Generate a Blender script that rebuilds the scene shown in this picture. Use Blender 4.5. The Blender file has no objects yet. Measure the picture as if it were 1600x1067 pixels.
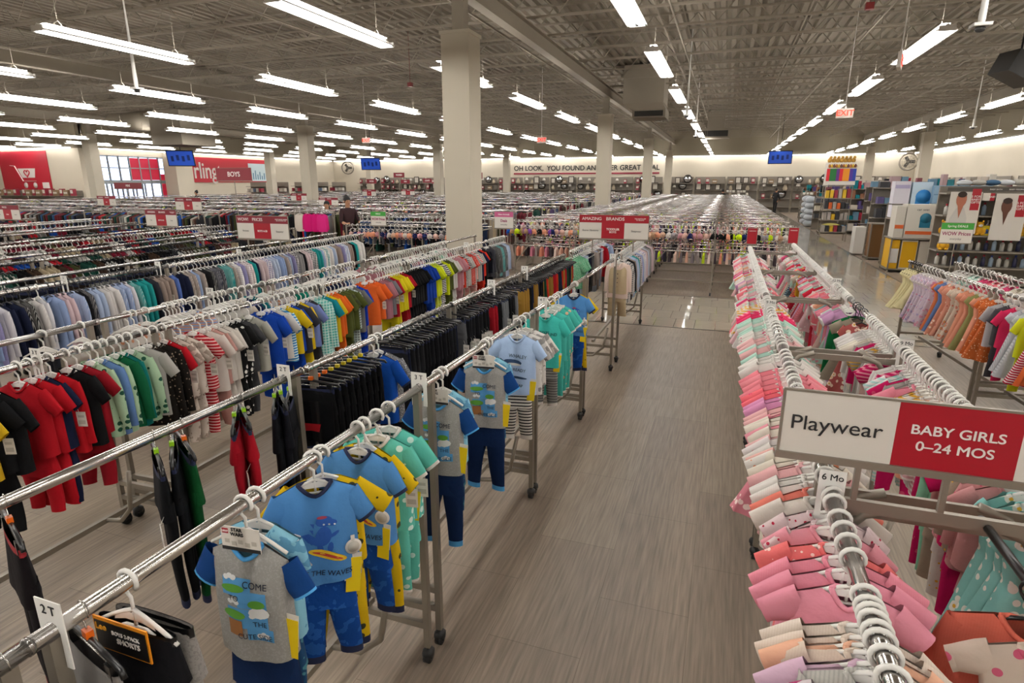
import bpy, math, random
from mathutils import Vector, Matrix
from math import sin, cos, pi, radians, sqrt, atan2, hypot
random.seed(11)
S = bpy.context.scene
C = S.collection
# ------------------------------------------------------------------ camera, world, exposure
H = 2.15
PIT = math.atan(248/920); YAW = math.atan(338/hypot(248, 920))
cd = bpy.data.cameras.new('camera'); cam = bpy.data.objects.new('camera', cd); C.objects.link(cam)
cam.location = (0, 0, H); cam.rotation_euler = (pi/2-PIT, 0, YAW)
cd.sensor_width = 36; cd.lens = 920/1600*36; cd.clip_start = .02; cd.clip_end = 300
S.camera = cam
S.view_settings.view_transform = 'Standard'; S.view_settings.look = 'None'
S.view_settings.gamma = 1; S.view_settings.exposure = 0.0; S.view_settings.use_curve_mapping = False
w = bpy.data.worlds.new('world'); S.world = w; w.use_nodes = True
w.node_tree.nodes['Background'].inputs[0].default_value = (.72, .78, 1, 1)
w.node_tree.nodes['Background'].inputs[1].default_value = 2.5      # daylight behind the entrance windows
S.cycles.max_bounces = 5; S.cycles.diffuse_bounces = 3; S.cycles.glossy_bounces = 3
S.cycles.transmission_bounces = 2; S.cycles.caustics_reflective = False; S.cycles.caustics_refractive = False
S.cycles.sample_clamp_indirect = 3; S.cycles.sample_clamp_direct = 14
LAMP = 36.0          # emission of the strip lamps
LAMP_Z = 4.15
# ------------------------------------------------------------------ materials
def hx(h):
    h = h.lstrip('#'); v = [int(h[i:i+2], 16)/255 for i in (0, 2, 4)]
    return tuple(((c/12.92) if c <= .04045 else ((c+.055)/1.055)**2.4) for c in v)
_M = {}
def nodes(m):
    m.use_nodes = True; nt = m.node_tree; return nt, nt.nodes['Principled BSDF']
def mat(name, col, rough=.6, metal=0., emit=0., noise=0., nscale=20., spec=None):
    if name in _M: return _M[name]
    m = bpy.data.materials.new(name); nt, b = nodes(m)
    c = hx(col) if isinstance(col, str) else col
    b.inputs['Base Color'].default_value = (*c, 1); b.inputs['Roughness'].default_value = rough
    b.inputs['Metallic'].default_value = metal
    if spec is not None: b.inputs['Specular IOR Level'].default_value = spec
    if emit:
        b.inputs['Emission Color'].default_value = (*c, 1); b.inputs['Emission Strength'].default_value = emit
    if noise:
        n = nt.nodes.new('ShaderNodeTexNoise'); n.inputs['Scale'].default_value = nscale
        tc = nt.nodes.new('ShaderNodeTexCoord'); nt.links.new(tc.outputs['Object'], n.inputs['Vector'])
        h = nt.nodes.new('ShaderNodeHueSaturation'); h.inputs['Color'].default_value = (*c, 1)
        r = nt.nodes.new('ShaderNodeMapRange'); r.inputs[3].default_value = 1-noise; r.inputs[4].default_value = 1+noise
        nt.links.new(n.outputs[0], r.inputs[0]); nt.links.new(r.outputs[0], h.inputs['Value'])
        nt.links.new(h.outputs[0], b.inputs['Base Color'])
    _M[name] = m; return m
def cloth(pattern, second='#e8e4de'):
    """cloth whose base colour is the garment's own colour (object colour); a woven, printed or knitted pattern on top"""
    key = 'cloth_'+pattern+second
    if key in _M: return _M[key]
    m = bpy.data.materials.new(key); nt, b = nodes(m); N = nt.nodes; L = nt.links
    b.inputs['Roughness'].default_value = .9; b.inputs['Specular IOR Level'].default_value = .15
    oi = N.new('ShaderNodeObjectInfo'); tc = N.new('ShaderNodeTexCoord')
    mp = N.new('ShaderNodeMapping'); L.new(tc.outputs['Object'], mp.inputs[0])
    def mix(fac, c1, c2):
        x = N.new('ShaderNodeMix'); x.data_type = 'RGBA'; L.new(fac, x.inputs[0])
        if c1 is not None: L.new(c1, x.inputs[6])
        if isinstance(c2, str): x.inputs[7].default_value = (*hx(c2), 1)
        else: L.new(c2, x.inputs[7])
        return x.outputs[2]
    def math_(op, a, v):
        x = N.new('ShaderNodeMath'); x.operation = op; L.new(a, x.inputs[0])
        if v is not None: x.inputs[1].default_value = v
        return x.outputs[0]
    col = oi.outputs['Color']
    if pattern in ('striped', 'ribbed', 'upright'):
        wv = N.new('ShaderNodeTexWave'); wv.bands_direction = 'X' if pattern != 'striped' else 'Z'
        wv.inputs['Scale'].default_value = {'striped': 16, 'ribbed': 60, 'upright': 42}[pattern]
        L.new(mp.outputs[0], wv.inputs[0])
        f = math_('GREATER_THAN', wv.outputs[1], .62)
        if pattern != 'striped': f = math_('MULTIPLY', f, .25 if pattern == 'ribbed' else .3)
        col = mix(f, col, second)
    elif pattern in ('dotted', 'sprigged', 'floral'):
        v = N.new('ShaderNodeTexVoronoi'); v.inputs['Scale'].default_value = {'dotted': 45, 'sprigged': 24, 'floral': 26}[pattern]
        L.new(mp.outputs[0], v.inputs['Vector'])
        f = math_('LESS_THAN', v.outputs['Distance'], {'dotted': .22, 'sprigged': .3, 'floral': .42}[pattern])
        col = mix(f, col, second)
        if pattern == 'floral':
            f2 = math_('LESS_THAN', v.outputs['Distance'], .16); col = mix(f2, col, '#d8a53c')
    elif pattern == 'checked':
        for d in 'XZ':
            wv = N.new('ShaderNodeTexWave'); wv.bands_direction = d; wv.inputs['Scale'].default_value = 14
            L.new(mp.outputs[0], wv.inputs[0]); f = math_('MULTIPLY', math_('GREATER_THAN', wv.outputs[1], .5), .5)
            col = mix(f, col, second)
    elif pattern in ('flecked', 'camouflage'):
        n = N.new('ShaderNodeTexNoise'); n.inputs['Scale'].default_value = 25 if pattern == 'camouflage' else 160
        L.new(mp.outputs[0], n.inputs['Vector']); f = math_('GREATER_THAN', n.outputs[0], .55)
        col = mix(math_('MULTIPLY', f, .6 if pattern == 'camouflage' else .35), col, second)
    n = N.new('ShaderNodeTexNoise'); n.inputs['Scale'].default_value = 30; n.inputs['Detail'].default_value = 3
    L.new(mp.outputs[0], n.inputs['Vector'])
    bp = N.new('ShaderNodeBump'); bp.inputs['Strength'].default_value = .5; bp.inputs['Distance'].default_value = .006
    L.new(n.outputs[0], bp.inputs['Height']); L.new(bp.outputs[0], b.inputs['Normal'])
    L.new(col, b.inputs['Base Color'])
    _M[key] = m; return m
CHROME = mat('polished_chrome', (.80, .78, .76), .2, 1.)
STEEL = mat('champagne_steel', '#8f877b', .42, .55)
RUBBER = mat('black_rubber', '#121212', .55)
WHITEP = mat('white_plastic', '#eeebe4', .35)
CLEARISH = mat('milky_plastic', '#d9d6cf', .25)
BLACKP = mat('black_plastic', '#0d0d0e', .3)
WIRE = mat('hook_wire', '#b9b6b0', .25, 1.)
CARD = mat('white_card', '#dcd6cc', .6)
SIGNW = mat('sign_white', '#d8d2c8', .35)
RED = mat('sign_red', '#a00d22', .35)
DRED = mat('dark_red', '#7e1226', .4)
INK = mat('black_ink', '#1a1a1c', .6)
LETW = mat('white_lettering', '#ece6e0', .5)
GREEN = mat('sign_green', '#3f9a3a', .4)
PINKS = mat('sign_pink', '#c65a86', .4)
UPL = mat('added_uplight', (1., .96, .9), .4, 0, 28.)  # glow of the strips added above the lamps to lighten the ceiling
COVE = mat('cove_tube', (1., .97, .93), .4, 0, 11.)
TUBE = mat('lamp_tube', (1., .97, .93), .4, 0, LAMP)
LAMPW = mat('lamp_reflector', '#e9e7e2', .35)
COLW = mat('column_paint', '#bcb3a1', .75, noise=.03, nscale=3)
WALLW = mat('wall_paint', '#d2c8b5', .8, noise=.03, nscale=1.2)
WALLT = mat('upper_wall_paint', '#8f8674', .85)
STEELC = mat('ceiling_steel_paint', '#948b7d', .75, noise=.05, nscale=2)
DECK = mat('ceiling_deck_paint', '#877e70', .8, noise=.06, nscale=1.)
YEL = mat('yellow_paper', '#e3c400', .6)
TRIMN = mat('navy_rib', '#121a3a', .9); TRIMW = mat('white_rib', '#ddd6d0', .9); TRIMB = mat('blue_rib', '#4a9bd6', .9)
# ------------------------------------------------------------------ mesh helpers
class MB:
    def __init__(s): s.v = []; s.f = []; s.m = []; s.sm = []
    def add(s, vs, fs, mi=0, smooth=False):
        o = len(s.v); s.v += [tuple(p) for p in vs]
        for f in fs: s.f.append([i+o for i in f]); s.m.append(mi); s.sm.append(smooth)
    def box(s, c, d, mi=0, rz=0, M=None):
        x, y, z = d[0]/2, d[1]/2, d[2]/2; vs = []
        for i in (-1, 1):
            for j in (-1, 1):
                for k in (-1, 1):
                    p = Vector((i*x, j*y, k*z))
                    if M is not None: p = M @ p
                    if rz: p = Vector((p.x*cos(rz)-p.y*sin(rz), p.x*sin(rz)+p.y*cos(rz), p.z))
                    vs.append(p+Vector(c))
        s.add(vs, [(0, 1, 3, 2), (4, 6, 7, 5), (0, 4, 5, 1), (2, 3, 7, 6), (0, 2, 6, 4), (1, 5, 7, 3)], mi)
    def bar(s, a, b, wd, mi=0, ht=None):
        a = Vector(a); b = Vector(b); d = b-a; L = d.length; q = d.to_track_quat('Y', 'Z').to_matrix()
        s.box((a+b)/2, (wd, L, ht or wd), mi, M=q)
    def loft(s, rings, mi=0, smooth=True, closed=True, cap=False):
        n = len(rings[0]); fs = []; vs = [p for r in rings for p in r]
        for k in range(len(rings)-1):
            for i in range(n if closed else n-1):
                j = (i+1) % n; fs.append((k*n+i, k*n+j, (k+1)*n+j, (k+1)*n+i))
        if cap: fs.append(tuple(range(n))[::-1]); fs.append(tuple((len(rings)-1)*n+i for i in range(n)))
        s.add(vs, fs, mi, smooth)
    def tube(s, path, r, n=8, mi=0, loop=False, cap=True):
        P = [Vector(p) for p in path]; rings = []; N = len(P); up = None
        for i, p in enumerate(P):
            if loop: t = P[(i+1) % N]-P[i-1]
            else: t = P[min(i+1, N-1)]-P[max(i-1, 0)]
            t.normalize()
            if up is None: up = Vector((0, 0, 1)) if abs(t.z) < .9 else Vector((1, 0, 0))
            u = t.cross(up)
            if u.length < 1e-4: u = t.cross(Vector((1, .3, 0)))
            u.normalize(); v = u.cross(t); up = v
            rr = r[i] if isinstance(r, (list, tuple)) else r
            rings.append([p+u*rr*cos(2*pi*k/n)+v*rr*sin(2*pi*k/n) for k in range(n)])
        if loop: rings.append(rings[0])
        s.loft(rings, mi, True, cap=cap and not loop)
    def cyl(s, a, b, r, n=12, mi=0, r2=None): s.tube([a, b], [r, r if r2 is None else r2], n, mi)
    def lathe(s, prof, n=16, mi=0, c=(0, 0, 0)):
        s.loft([[(c[0]+r*cos(2*pi*k/n), c[1]+r*sin(2*pi*k/n), c[2]+z) for k in range(n)] for r, z in prof], mi)
    def ball(s, c, r, n=10, mi=0):
        r = r if isinstance(r, tuple) else (r, r, r)
        s.loft([[(c[0]+r[0]*sin(a)*cos(2*pi*k/n), c[1]+r[1]*sin(a)*sin(2*pi*k/n), c[2]+r[2]*cos(a)) for k in range(n)]
                for a in [pi*i/(n//2+1) for i in range(0, n//2+2)]], mi)
    def mesh(s, name, mats):
        me = bpy.data.meshes.new(name); me.from_pydata(s.v, [], s.f)
        for m in (mats if isinstance(mats, (list, tuple)) else [mats]): me.materials.append(m)
        me.polygons.foreach_set('material_index', s.m); me.polygons.foreach_set('use_smooth', s.sm)
        me.update(); return me
    def build(s, name, mats, parent=None, loc=(0, 0, 0), rz=0):
        return obj(name, s.mesh(name, mats), parent, loc, rz)
def obj(name, me, parent=None, loc=(0, 0, 0), rz=0, color=None):
    o = bpy.data.objects.new(name, me); C.objects.link(o); o.location = loc
    if rz: o.rotation_euler = (0, 0, rz)
    if parent is not None: o.parent = parent
    if color is not None: o.color = (*color, 1)
    return o
def tag(o, label=None, cat=None, group=None, kind=None):
    if label: o['label'] = label
    if cat: o['category'] = cat
    if group: o['group'] = group
    if kind: o['kind'] = kind
    return o
def thing(name, label, cat, loc=(0, 0, 0), rz=0, group=None):
    o = bpy.data.objects.new(name, None); C.objects.link(o); o.location = loc; o.rotation_euler = (0, 0, rz)
    o.empty_display_size = .1
    return tag(o, label, cat, group)
def clone(o, loc=None, rz=None, parent=None):
    c = o.copy(); C.objects.link(c)
    if parent is not None: c.parent = parent
    for ch in list(o.children): clone(ch, parent=c)
    if loc is not None: c.location = loc
    if rz is not None: c.rotation_euler = (0, 0, rz)
    return c
def struct(o, label=None): o['kind'] = 'structure'; return tag(o, label)
_T = {}
def text_mesh(txt, size, m, bold=0, align='CENTER', squash=1.0):
    key = (txt, size, m.name, bold, align, squash)
    if key in _T: return _T[key]
    cu = bpy.data.curves.new('lettering', 'FONT'); cu.body = txt; cu.size = 1; cu.align_x = align; cu.align_y = 'CENTER'
    cu.extrude = max(.012, .0006/size) if size < .3 else .012; cu.resolution_u = 6 if size > .03 else 4; cu.space_line = .95
    o = bpy.data.objects.new('tmp', cu); C.objects.link(o)
    bpy.context.view_layer.update()
    dg = bpy.context.evaluated_depsgraph_get(); me = bpy.data.meshes.new_from_object(o.evaluated_get(dg))
    bpy.data.objects.remove(o)
    if bold > 0:
        b_ = min(.03, bold/size*.8); V = [v.co.copy() for v in me.vertices]; P = [list(p.vertices) for p in me.polygons]; vs, fs = [], []
        for q, (dx, dy) in enumerate(((-b_, 0), (b_, 0), (0, b_), (0, -b_))):
            vs += [(v.x+dx, v.y+dy, v.z+.0004*q) for v in V]; fs += [[i+q*len(V) for i in p] for p in P]
        me = bpy.data.meshes.new('lettering'); me.from_pydata(vs, [], fs)
    me.transform(Matrix.Rotation(pi/2, 4, 'X') @ Matrix.Diagonal((squash*size, size, size, 1)))
    me.materials.clear(); me.materials.append(m); me.name = 'lettering'; _T[key] = me; return me
def lettering(txt, size, m, parent, loc, bold=0, rz=0, align='CENTER', name='lettering', squash=1.0):
    return obj(name, text_mesh(txt, size, m, bold, align, squash), parent, loc, rz)

# ================================================================== SETTING
XL, XR, YB, YF, ZC = -36., 12.2, 50., -19., 6.0
# vinyl plank floor
def floor_mat(tile):
    m = bpy.data.materials.new('porcelain_tiles' if tile else 'vinyl_planks'); nt, b = nodes(m); N = nt.nodes; L = nt.links
    tc = N.new('ShaderNodeTexCoord'); mp = N.new('ShaderNodeMapping'); L.new(tc.outputs['Object'], mp.inputs[0])
    br = N.new('ShaderNodeTexBrick'); mp.inputs['Rotation'].default_value = (0, 0, pi/2 if not tile else 0)
    L.new(mp.outputs[0], br.inputs['Vector']); br.inputs['Scale'].default_value = 1
    br.inputs['Brick Width'].default_value = .9 if not tile else .305; br.inputs['Row Height'].default_value = .46 if not tile else .61
    br.inputs['Mortar Size'].default_value = .0015 if not tile else .003; br.offset = .5 if not tile else .33
    a, c_, mo = (('#897b6b', '#7e7062', '#63564a') if not tile else ('#a89f8f', '#a0978a', '#6d6459'))
    br.inputs['Color1'].default_value = (*hx(a), 1); br.inputs['Color2'].default_value = (*hx(c_), 1); br.inputs['Mortar'].default_value = (*hx(mo), 1)
    n = N.new('ShaderNodeTexNoise'); n.inputs['Scale'].default_value = 1; n.inputs['Detail'].default_value = 6
    m2 = N.new('ShaderNodeMapping'); m2.inputs['Scale'].default_value = (70, 3., 1) if not tile else (3, 22, 1)
    L.new(tc.outputs['Object'], m2.inputs[0]); L.new(m2.outputs[0], n.inputs['Vector'])
    r = N.new('ShaderNodeMapRange'); r.inputs[1].default_value = .3; r.inputs[2].default_value = .7
    r.inputs[3].default_value = .76 if not tile else .93; r.inputs[4].default_value = 1.26 if not tile else 1.06
    L.new(n.outputs[0], r.inputs[0])
    h = N.new('ShaderNodeHueSaturation'); L.new(br.outputs[0], h.inputs['Color']); L.new(r.outputs[0], h.inputs['Value'])
    L.new(h.outputs[0], b.inputs['Base Color']); b.inputs['Roughness'].default_value = .42 if not tile else .07
    b.inputs['Specular IOR Level'].default_value = .35 if not tile else .6
    return m
PLANK, TILE = floor_mat(False), floor_mat(True)
f = MB(); f.box(((XL-10+XR)/2, (YF+YB)/2, -.05), (XR-XL+10, YB-YF, .1)); struct(f.build('floor', PLANK), 'taupe wood look vinyl plank floor')
f = MB(); f.box(((XL+3.8)/2, 10.5, .0015), (3.8-XL, 2.7, .003)); struct(f.build('floor', TILE), 'glossy beige tiled cross aisle')
f = MB(); f.box((2.6, 30.92, .0015), (2.4, 38.13, .003)); struct(f.build('floor', TILE), 'glossy beige tiled main aisle')
f = MB()
for a, b in (((XL, 9.13), (3.8, 9.13)), ((XL, 11.87), (1.4, 11.87)), ((3.82, 9.13), (3.82, 50)), ((1.38, 11.87), (1.38, 50))):
    f.bar((a[0], a[1], .003), (b[0], b[1], .003), .035, 0, .004)
struct(f.build('trim_1', mat('metal_edge', '#5a5148', .4, .5)), 'dark edging strip between tiles and planks')
# corrugated roof deck
f = MB(); xs = []
x = XL-10
while x < XR: xs += [(x, ZC), (x+.1, ZC), (x+.13, ZC+.07), (x+.22, ZC+.07)]; x += .25
f.loft([[(a, YF, z) for a, z in xs], [(a, YB, z) for a, z in xs]], 0, False, closed=False)
struct(f.build('ceiling', DECK), 'corrugated painted steel roof deck')
f = MB(); f.box(((XL-10+XR)/2, (YF+YB)/2, ZC+.15), (XR-XL+10, YB-YF, .1)); struct(f.build('ceiling', DECK))
# joists : each an open web steel joist running across
jm = MB(); L0, L1 = XL-9, XR
for dy in (-.022, .022): jm.box(((L0+L1)/2, dy, -.02), (L1-L0, .018, .04)); jm.box(((L0+L1)/2, dy, -.62), (L1-L0, .018, .04))
x = L0; k = 0
while x < L1-.5: jm.cyl((x, 0, -.6 if k % 2 else -.04), (x+.5, 0, -.04 if k % 2 else -.6), .011, 5); x += .5; k += 1
jme = jm.mesh('joist', STEELC); y = YF+.6; k = 0
while y < YB-.3:
    struct(obj('ceiling_joist', jme, None, (0, y, ZC)), 'painted open web steel roof joist'); y += 1.55; k += 1
COLX = (-30.2, -17.2, -4.25, 8.85); COLY = (9.3, 22.1, 34.7, 47.2)
gm = MB(); gl = YB-YF      # girders on the column lines
for z in (-.7, -1.02): gm.box((0, 0, z), (.2, gl, .03))
gm.box((0, 0, -.86), (.02, gl, .34))
gme = gm.mesh('girder', STEELC)
for cx in COLX: struct(obj('ceiling_girder', gme, None, (cx, (YF+YB)/2, ZC+.06)), 'long painted roof girder on the column line')
cm = MB(); cm.box((0, 0, 2.22), (.48, .48, 4.44)); cm.box((0, 0, 4.46), (.52, .52, .05))
cme = cm.mesh('column', COLW)
pm = MB(); pm.box((0, 0, 4.48+.3), (.2, .2, .62)); pme = pm.mesh('column_post', STEELC)
for cx in COLX:
    for cy in COLY:
        if cx == -4.25 and cy == 9.3: cx, cy = -4.3, 9.62
        struct(obj('column', cme, None, (cx, cy, 0)), 'square painted structural column'); struct(obj('column_post', pme, None, (cx, cy, 0)))
# bridging rods
f = MB()
for bx_ in (-24, -20.5, -13.5, -10.8, -7.5, -1.6, 1.2, 4.2, 6.6): f.bar((bx_, YF, ZC-.6), (bx_, YB, ZC-.6), .03); f.bar((bx_+.3, YF, ZC-.05), (bx_+.3, YB, ZC-.05), .03)
struct(f.build('ceiling_bridging', STEELC), 'thin bridging angles between the joists')
# walls
def wall(name, a, b, z0, z1, m, t=.15, label=None):
    o = MB(); o.bar((a[0], a[1], (z0+z1)/2), (b[0], b[1], (z0+z1)/2), t, 0, z1-z0); return struct(o.build(name, m), label)
ZW = 4.12
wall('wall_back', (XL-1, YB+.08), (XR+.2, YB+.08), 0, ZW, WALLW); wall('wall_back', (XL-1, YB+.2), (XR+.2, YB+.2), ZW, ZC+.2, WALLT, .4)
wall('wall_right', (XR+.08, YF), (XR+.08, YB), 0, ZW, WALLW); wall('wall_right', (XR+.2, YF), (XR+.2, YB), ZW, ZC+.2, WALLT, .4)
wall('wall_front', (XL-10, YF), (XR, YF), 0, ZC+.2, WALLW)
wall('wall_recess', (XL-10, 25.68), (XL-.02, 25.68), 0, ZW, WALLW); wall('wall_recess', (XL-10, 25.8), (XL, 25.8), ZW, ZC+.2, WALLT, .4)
wall('wall_far_left', (XL-10, YF), (XL-10, 25.6), 0, ZC+.2, WALLW)
# entrance wall on the left with glazing openings
xw = XL-.08
wall('wall_left', (xw, 25.6), (xw, 25.95), 0, ZW, WALLW); wall('wall_left', (xw, 25.95), (xw, 31.55), 3.78, ZW, WALLW)
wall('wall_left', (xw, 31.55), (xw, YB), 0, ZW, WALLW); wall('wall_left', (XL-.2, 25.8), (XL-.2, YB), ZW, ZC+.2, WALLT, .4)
glass = bpy.data.materials.new('window_glass'); nt, b = nodes(glass)
b.inputs['Base Color'].default_value = (.9, .95, 1, 1); b.inputs['Roughness'].default_value = .05; b.inputs['Transmission Weight'].default_value = 1; b.inputs['IOR'].default_value = 1.05
pinkg = mat('red_window_film', '#d81b45', .5, 0)
ALU = mat('aluminium', '#9aa0a4', .4, .6)
wi = thing('window_1', None, None, (xw, 28.75, 0)); wi['kind'] = 'structure'
f = MB()
for yy in [-2.8+.7*i for i in range(9)]: f.box((0, yy, 1.9), (.1, .06, 3.76))
for zz in (.06, 1.1, 2.2, 3.05, 3.74): f.box((0, 0, zz), (.1, 5.6, .06 if zz != 2.2 else .22))
f.build('window_frame', ALU, wi)
f = MB()
for i in range(8):
    for z0, z1 in ((2.3, 3.02), (3.08, 3.7)):
        if i < 4 or i == 7: f.box((0, -2.45+.7*i, (z0+z1)/2), (.008, .63, z1-z0))
f.build('pane', glass, wi)
f = MB()
for i in (4, 5, 6): f.box((.01, -2.45+.7*i-.0, 3.0), (.012, .63, 1.35))
f.box((.01, 2.45, 1.7), (.012, .63, 2.0)); f.build('window_film', pinkg, wi)
dr = thing('door_1', None, None, (xw+.05, 28.3, 0)); dr['kind'] = 'structure'
f = MB()
for yy in (-1.3, -.65, 0, .65, 1.3): f.box((0, yy, 1.05), (.08, .07, 2.1))
f.box((0, 0, 2.12), (.1, 2.7, .1)); f.box((0, 0, .08), (.08, 2.7, .12)); f.box((0, 0, 1.0), (.08, 2.7, .05)); f.build('door_frame', ALU, dr)
f = MB(); f.box((-.02, 0, 1.05), (.008, 2.6, 2.0)); f.build('door_glass', glass, dr)
# bright outdoors seen through the glazing: pale pavement and a pale facade across the road
f = MB(); f.box((-44, 34, -.08), (14, 30, .1)); struct(f.build('pavement', mat('pavement', '#b9bcc2', .9)), 'pale pavement outside the entrance')
sun = bpy.data.lights.new('daylight', 'SUN'); sun.energy = 2.5; sun.angle = .3
so = bpy.data.objects.new('daylight', sun); C.objects.link(so); so.rotation_euler = (radians(25), radians(30), 0)
# perimeter strip lamps along the walls
def strip(a, b, lab):
    t = thing('cove_lamp', lab, 'lamp', ((a[0]+b[0])/2, (a[1]+b[1])/2, ZW)); r = atan2(b[1]-a[1], b[0]-a[0])-pi/2
    t.rotation_euler = (0, 0, r); L = hypot(b[0]-a[0], b[1]-a[1])
    f = MB(); f.box((0, 0, .06), (.14, L, .06)); f.build('housing', LAMPW, t)
    f = MB(); f.box((0, 0, .0), (.09, L-.04, .05)); f.build('lamp_tube', COVE, t)
strip((XL+.3, YB-.25), (XR-.3, YB-.25), 'continuous glowing strip lamp along the top of the back wall')
strip((XR-.22, 14.5), (XR-.22, YB-.6), 'continuous glowing strip lamp along the top of the right wall')
strip((XL+.25, 26.2), (XL+.25, YB-.6), 'continuous glowing strip lamp above the entrance wall')
strip((XL-9, 25.35), (XL-.3, 25.35), 'continuous glowing strip lamp above the red cart panel')
# ceiling strip lamps
lt = thing('strip_lamp', None, None)
f = MB()       # inverted V reflector with end caps
f.loft([[(-.13, yy, -.02), (-.125, yy, .0), (0, yy, .05), (.125, yy, .0), (.13, yy, -.02), (.0, yy, .075)] for yy in (-1.24, 1.24)], 0, False, cap=True)
f.box((0, -1.25, .01), (.2, .02, .07)); f.box((0, 1.25, .01), (.2, .02, .07)); f.box((0, 0, .02), (.02, 2.46, .05))
f.build('reflector', LAMPW, lt)
for sx in (-1, 1):
    f = MB(); f.box((sx*.062, 0, -.012), (.075, 2.4, .028)); f.build('lamp_tube', TUBE, lt)
f = MB(); f.box((0, 0, .085), (.1, 2.3, .012)); f.build('added_uplight', UPL, lt)  # glowing strip added on top, brightens the deck as reflector slots would
for yy in (-.95, .95):
    f = MB(); f.tube([(0, yy-.05, .07), (0, yy-.05, .13), (0, yy, .17), (0, yy+.05, .13), (0, yy+.05, .07)], .008, 5)
    f.cyl((0, yy, .17), (0, yy, ZC-.65-LAMP_Z), .004, 4); f.build('hanger_wire', STEEL, lt)
LX = [-40.3, -36.4, -32.5, -28.6, -24.7, -20.8, -16.9, -13.0, -8.95, -5.05, -1.3, 2.6, 6.55, 10.3]
rowname = {-13.0: 'left of the wide column line', -8.95: 'over the boys racks', -5.05: 'in line with the big column', -1.3: 'left of the aisle', 2.6: 'over the tiled main aisle', 6.55: 'over the gift shelves', 10.3: 'nearest the right wall'}
ordw = 'first second third fourth fifth sixth seventh eighth ninth tenth eleventh twelfth thirteenth fourteenth fifteenth sixteenth seventeenth eighteenth nineteenth twentieth'.split()
ch = MB(); ch.box((0, (YF+YB)/2, ZC-.655), (.03, YB-YF-.4, .03)); chm = ch.mesh('channel', STEELC)
for x in LX[2:]: struct(obj('ceiling_channel', chm, None, (x, 0, 0)), 'thin steel channel carrying a row of strip lamps')
chm2 = MB(); chm2.box((0, (YF+25)/2, ZC-.655), (.03, 25-YF-.4, .03)); chm2 = chm2.mesh('channel', STEELC)
for x in LX[:2]: struct(obj('ceiling_channel', chm2, None, (x, 0, 0)))
first = True
for ix, x in enumerate(LX):
    for k in range(-5, 11):
        y = 7.35+4.1*k
        if x < XL+.5 and y > 25: continue
        o = lt if first else clone(lt)
        first = False; o.location = (x, y, LAMP_Z)
        far = y > 30 or x < -14
        if x in rowname and not far:
            tag(o, 'strip lamp %s, %s of its row from the front' % (rowname[x], ordw[k+5]), 'lamp', 'hanging strip lamps')
        else: tag(o, 'small distant strip lamp in the far rows of the ceiling', 'lamp', 'distant strip lamps')
# ================================================================== RACKS
RH = 1.34
def rack_proto(L, W, h, tiers=(), parts=True, arms=False):
    """rolling two-rail rack, long along local y, origin on the floor at its middle"""
    R = []
    def piece(nm, f, m): R.append((nm, f, m))
    for sx in (-1, 1):
        f = MB(); f.cyl((sx*W/2, -L/2-.02, h), (sx*W/2, L/2+.02, h), .017, 12)
        for yy in (-L/2-.02, L/2+.02): f.cyl((sx*W/2, yy-.004, h), (sx*W/2, yy+.004, h), .0185, 12)
        piece('rail', f, CHROME)
    for z in tiers:
        for sx in (-1, 1):
            f = MB(); f.cyl((sx*W/2, -L/2, z), (sx*W/2, L/2, z), .014, 8); piece('rail', f, CHROME)
    for sy in (-1, 1):
        y = sy*(L/2-.02); f = MB()
        for sx in (-1, 1):
            f.bar((sx*W/2, y, .085), (sx*W/2, y, h-.012), .028, 0, .028)
        for z in (.2, .3): f.bar((-W/2, y, z), (W/2, y, z), .025, 0, .03)
        if arms: f.bar((-W/2, y, h-.07), (W/2, y, h-.07), .014, 0, .03)
        if arms:
            for sx in (-1, 1): f.tube([(sx*(W/2-.02), y, h-.3), (sx*(W/2-.04), y, h-.16), (sx*(W/2-.1), y, h-.08), (sx*(W/2-.17), y, h-.055)], .014, 6)
        piece('end_frame', f, STEEL)
        for sx in (-1, 1):
            f = MB(); x = sx*W/2
            f.cyl((x-.014, y, .033), (x+.014, y, .033), .033, 14, 0); f.cyl((x-.02, y, .033), (x+.02, y, .033), .012, 8, 0)
            f.ball((x, y, .052), (.03, .036, .026), 8, 0); f.cyl((x, y, .06), (x, y, .1), .01, 8, 0)
            piece('caster', f, RUBBER)
    f = MB(); f.bar((0, -L/2, .25), (0, L/2, .25), .028, 0, .03)
    piece('base_bar', f, STEEL)
    f = MB()
    f.tube([(0, L*.28, .25), (W*.25, L*.28, .27), (W*.42, L*.28, .36), (W*.5, L*.28, .6)], .013, 6); piece('brace', f, STEEL)
    return R
def make_rack(L, W, h, x, y, rz, label, group, tiers=(), arms=False, name='clothing_rack'):
    t = thing(name, label, 'clothing rack', (x, y, 0), rz, group)
    for nm, f, m in rack_proto(L, W, h, tiers, arms=arms): f.build(nm, m, t)
    return t
class Rail:
    def __init__(s, x0, k, z, phrase): s.x0, s.k, s.z, s.phrase = x0, k, z, phrase; s.th = -math.asin(k/hypot(1, k)); s.items = []
    def at(s, y): return (s.x0+s.k*y, y, s.z)
RA1 = Rail(-1.12, 0, RH, 'on the boys rail beside the aisle')
RA2 = Rail(-1.72, 0, RH, 'on the inner rail behind the pajamas')
RB1 = Rail(-2.94, -.03, RH, 'on the third rail left of the aisle')
RB2 = Rail(-3.44, -.03, RH, 'on the fourth rail left of the aisle')
RC1 = Rail(-4.91, -.075, RH, 'on the dress shirt rail')
RC2 = Rail(-5.40, -.075, RH, 'on the rail behind the dress shirts')
RD1 = Rail(-6.46, -.11, RH, 'on the seventh rail leftward')
RD2 = Rail(-7.01, -.11, RH, 'on the eighth rail leftward')
RE1 = Rail(-8.25, -.1, RH, 'on the ninth rail leftward')
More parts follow.
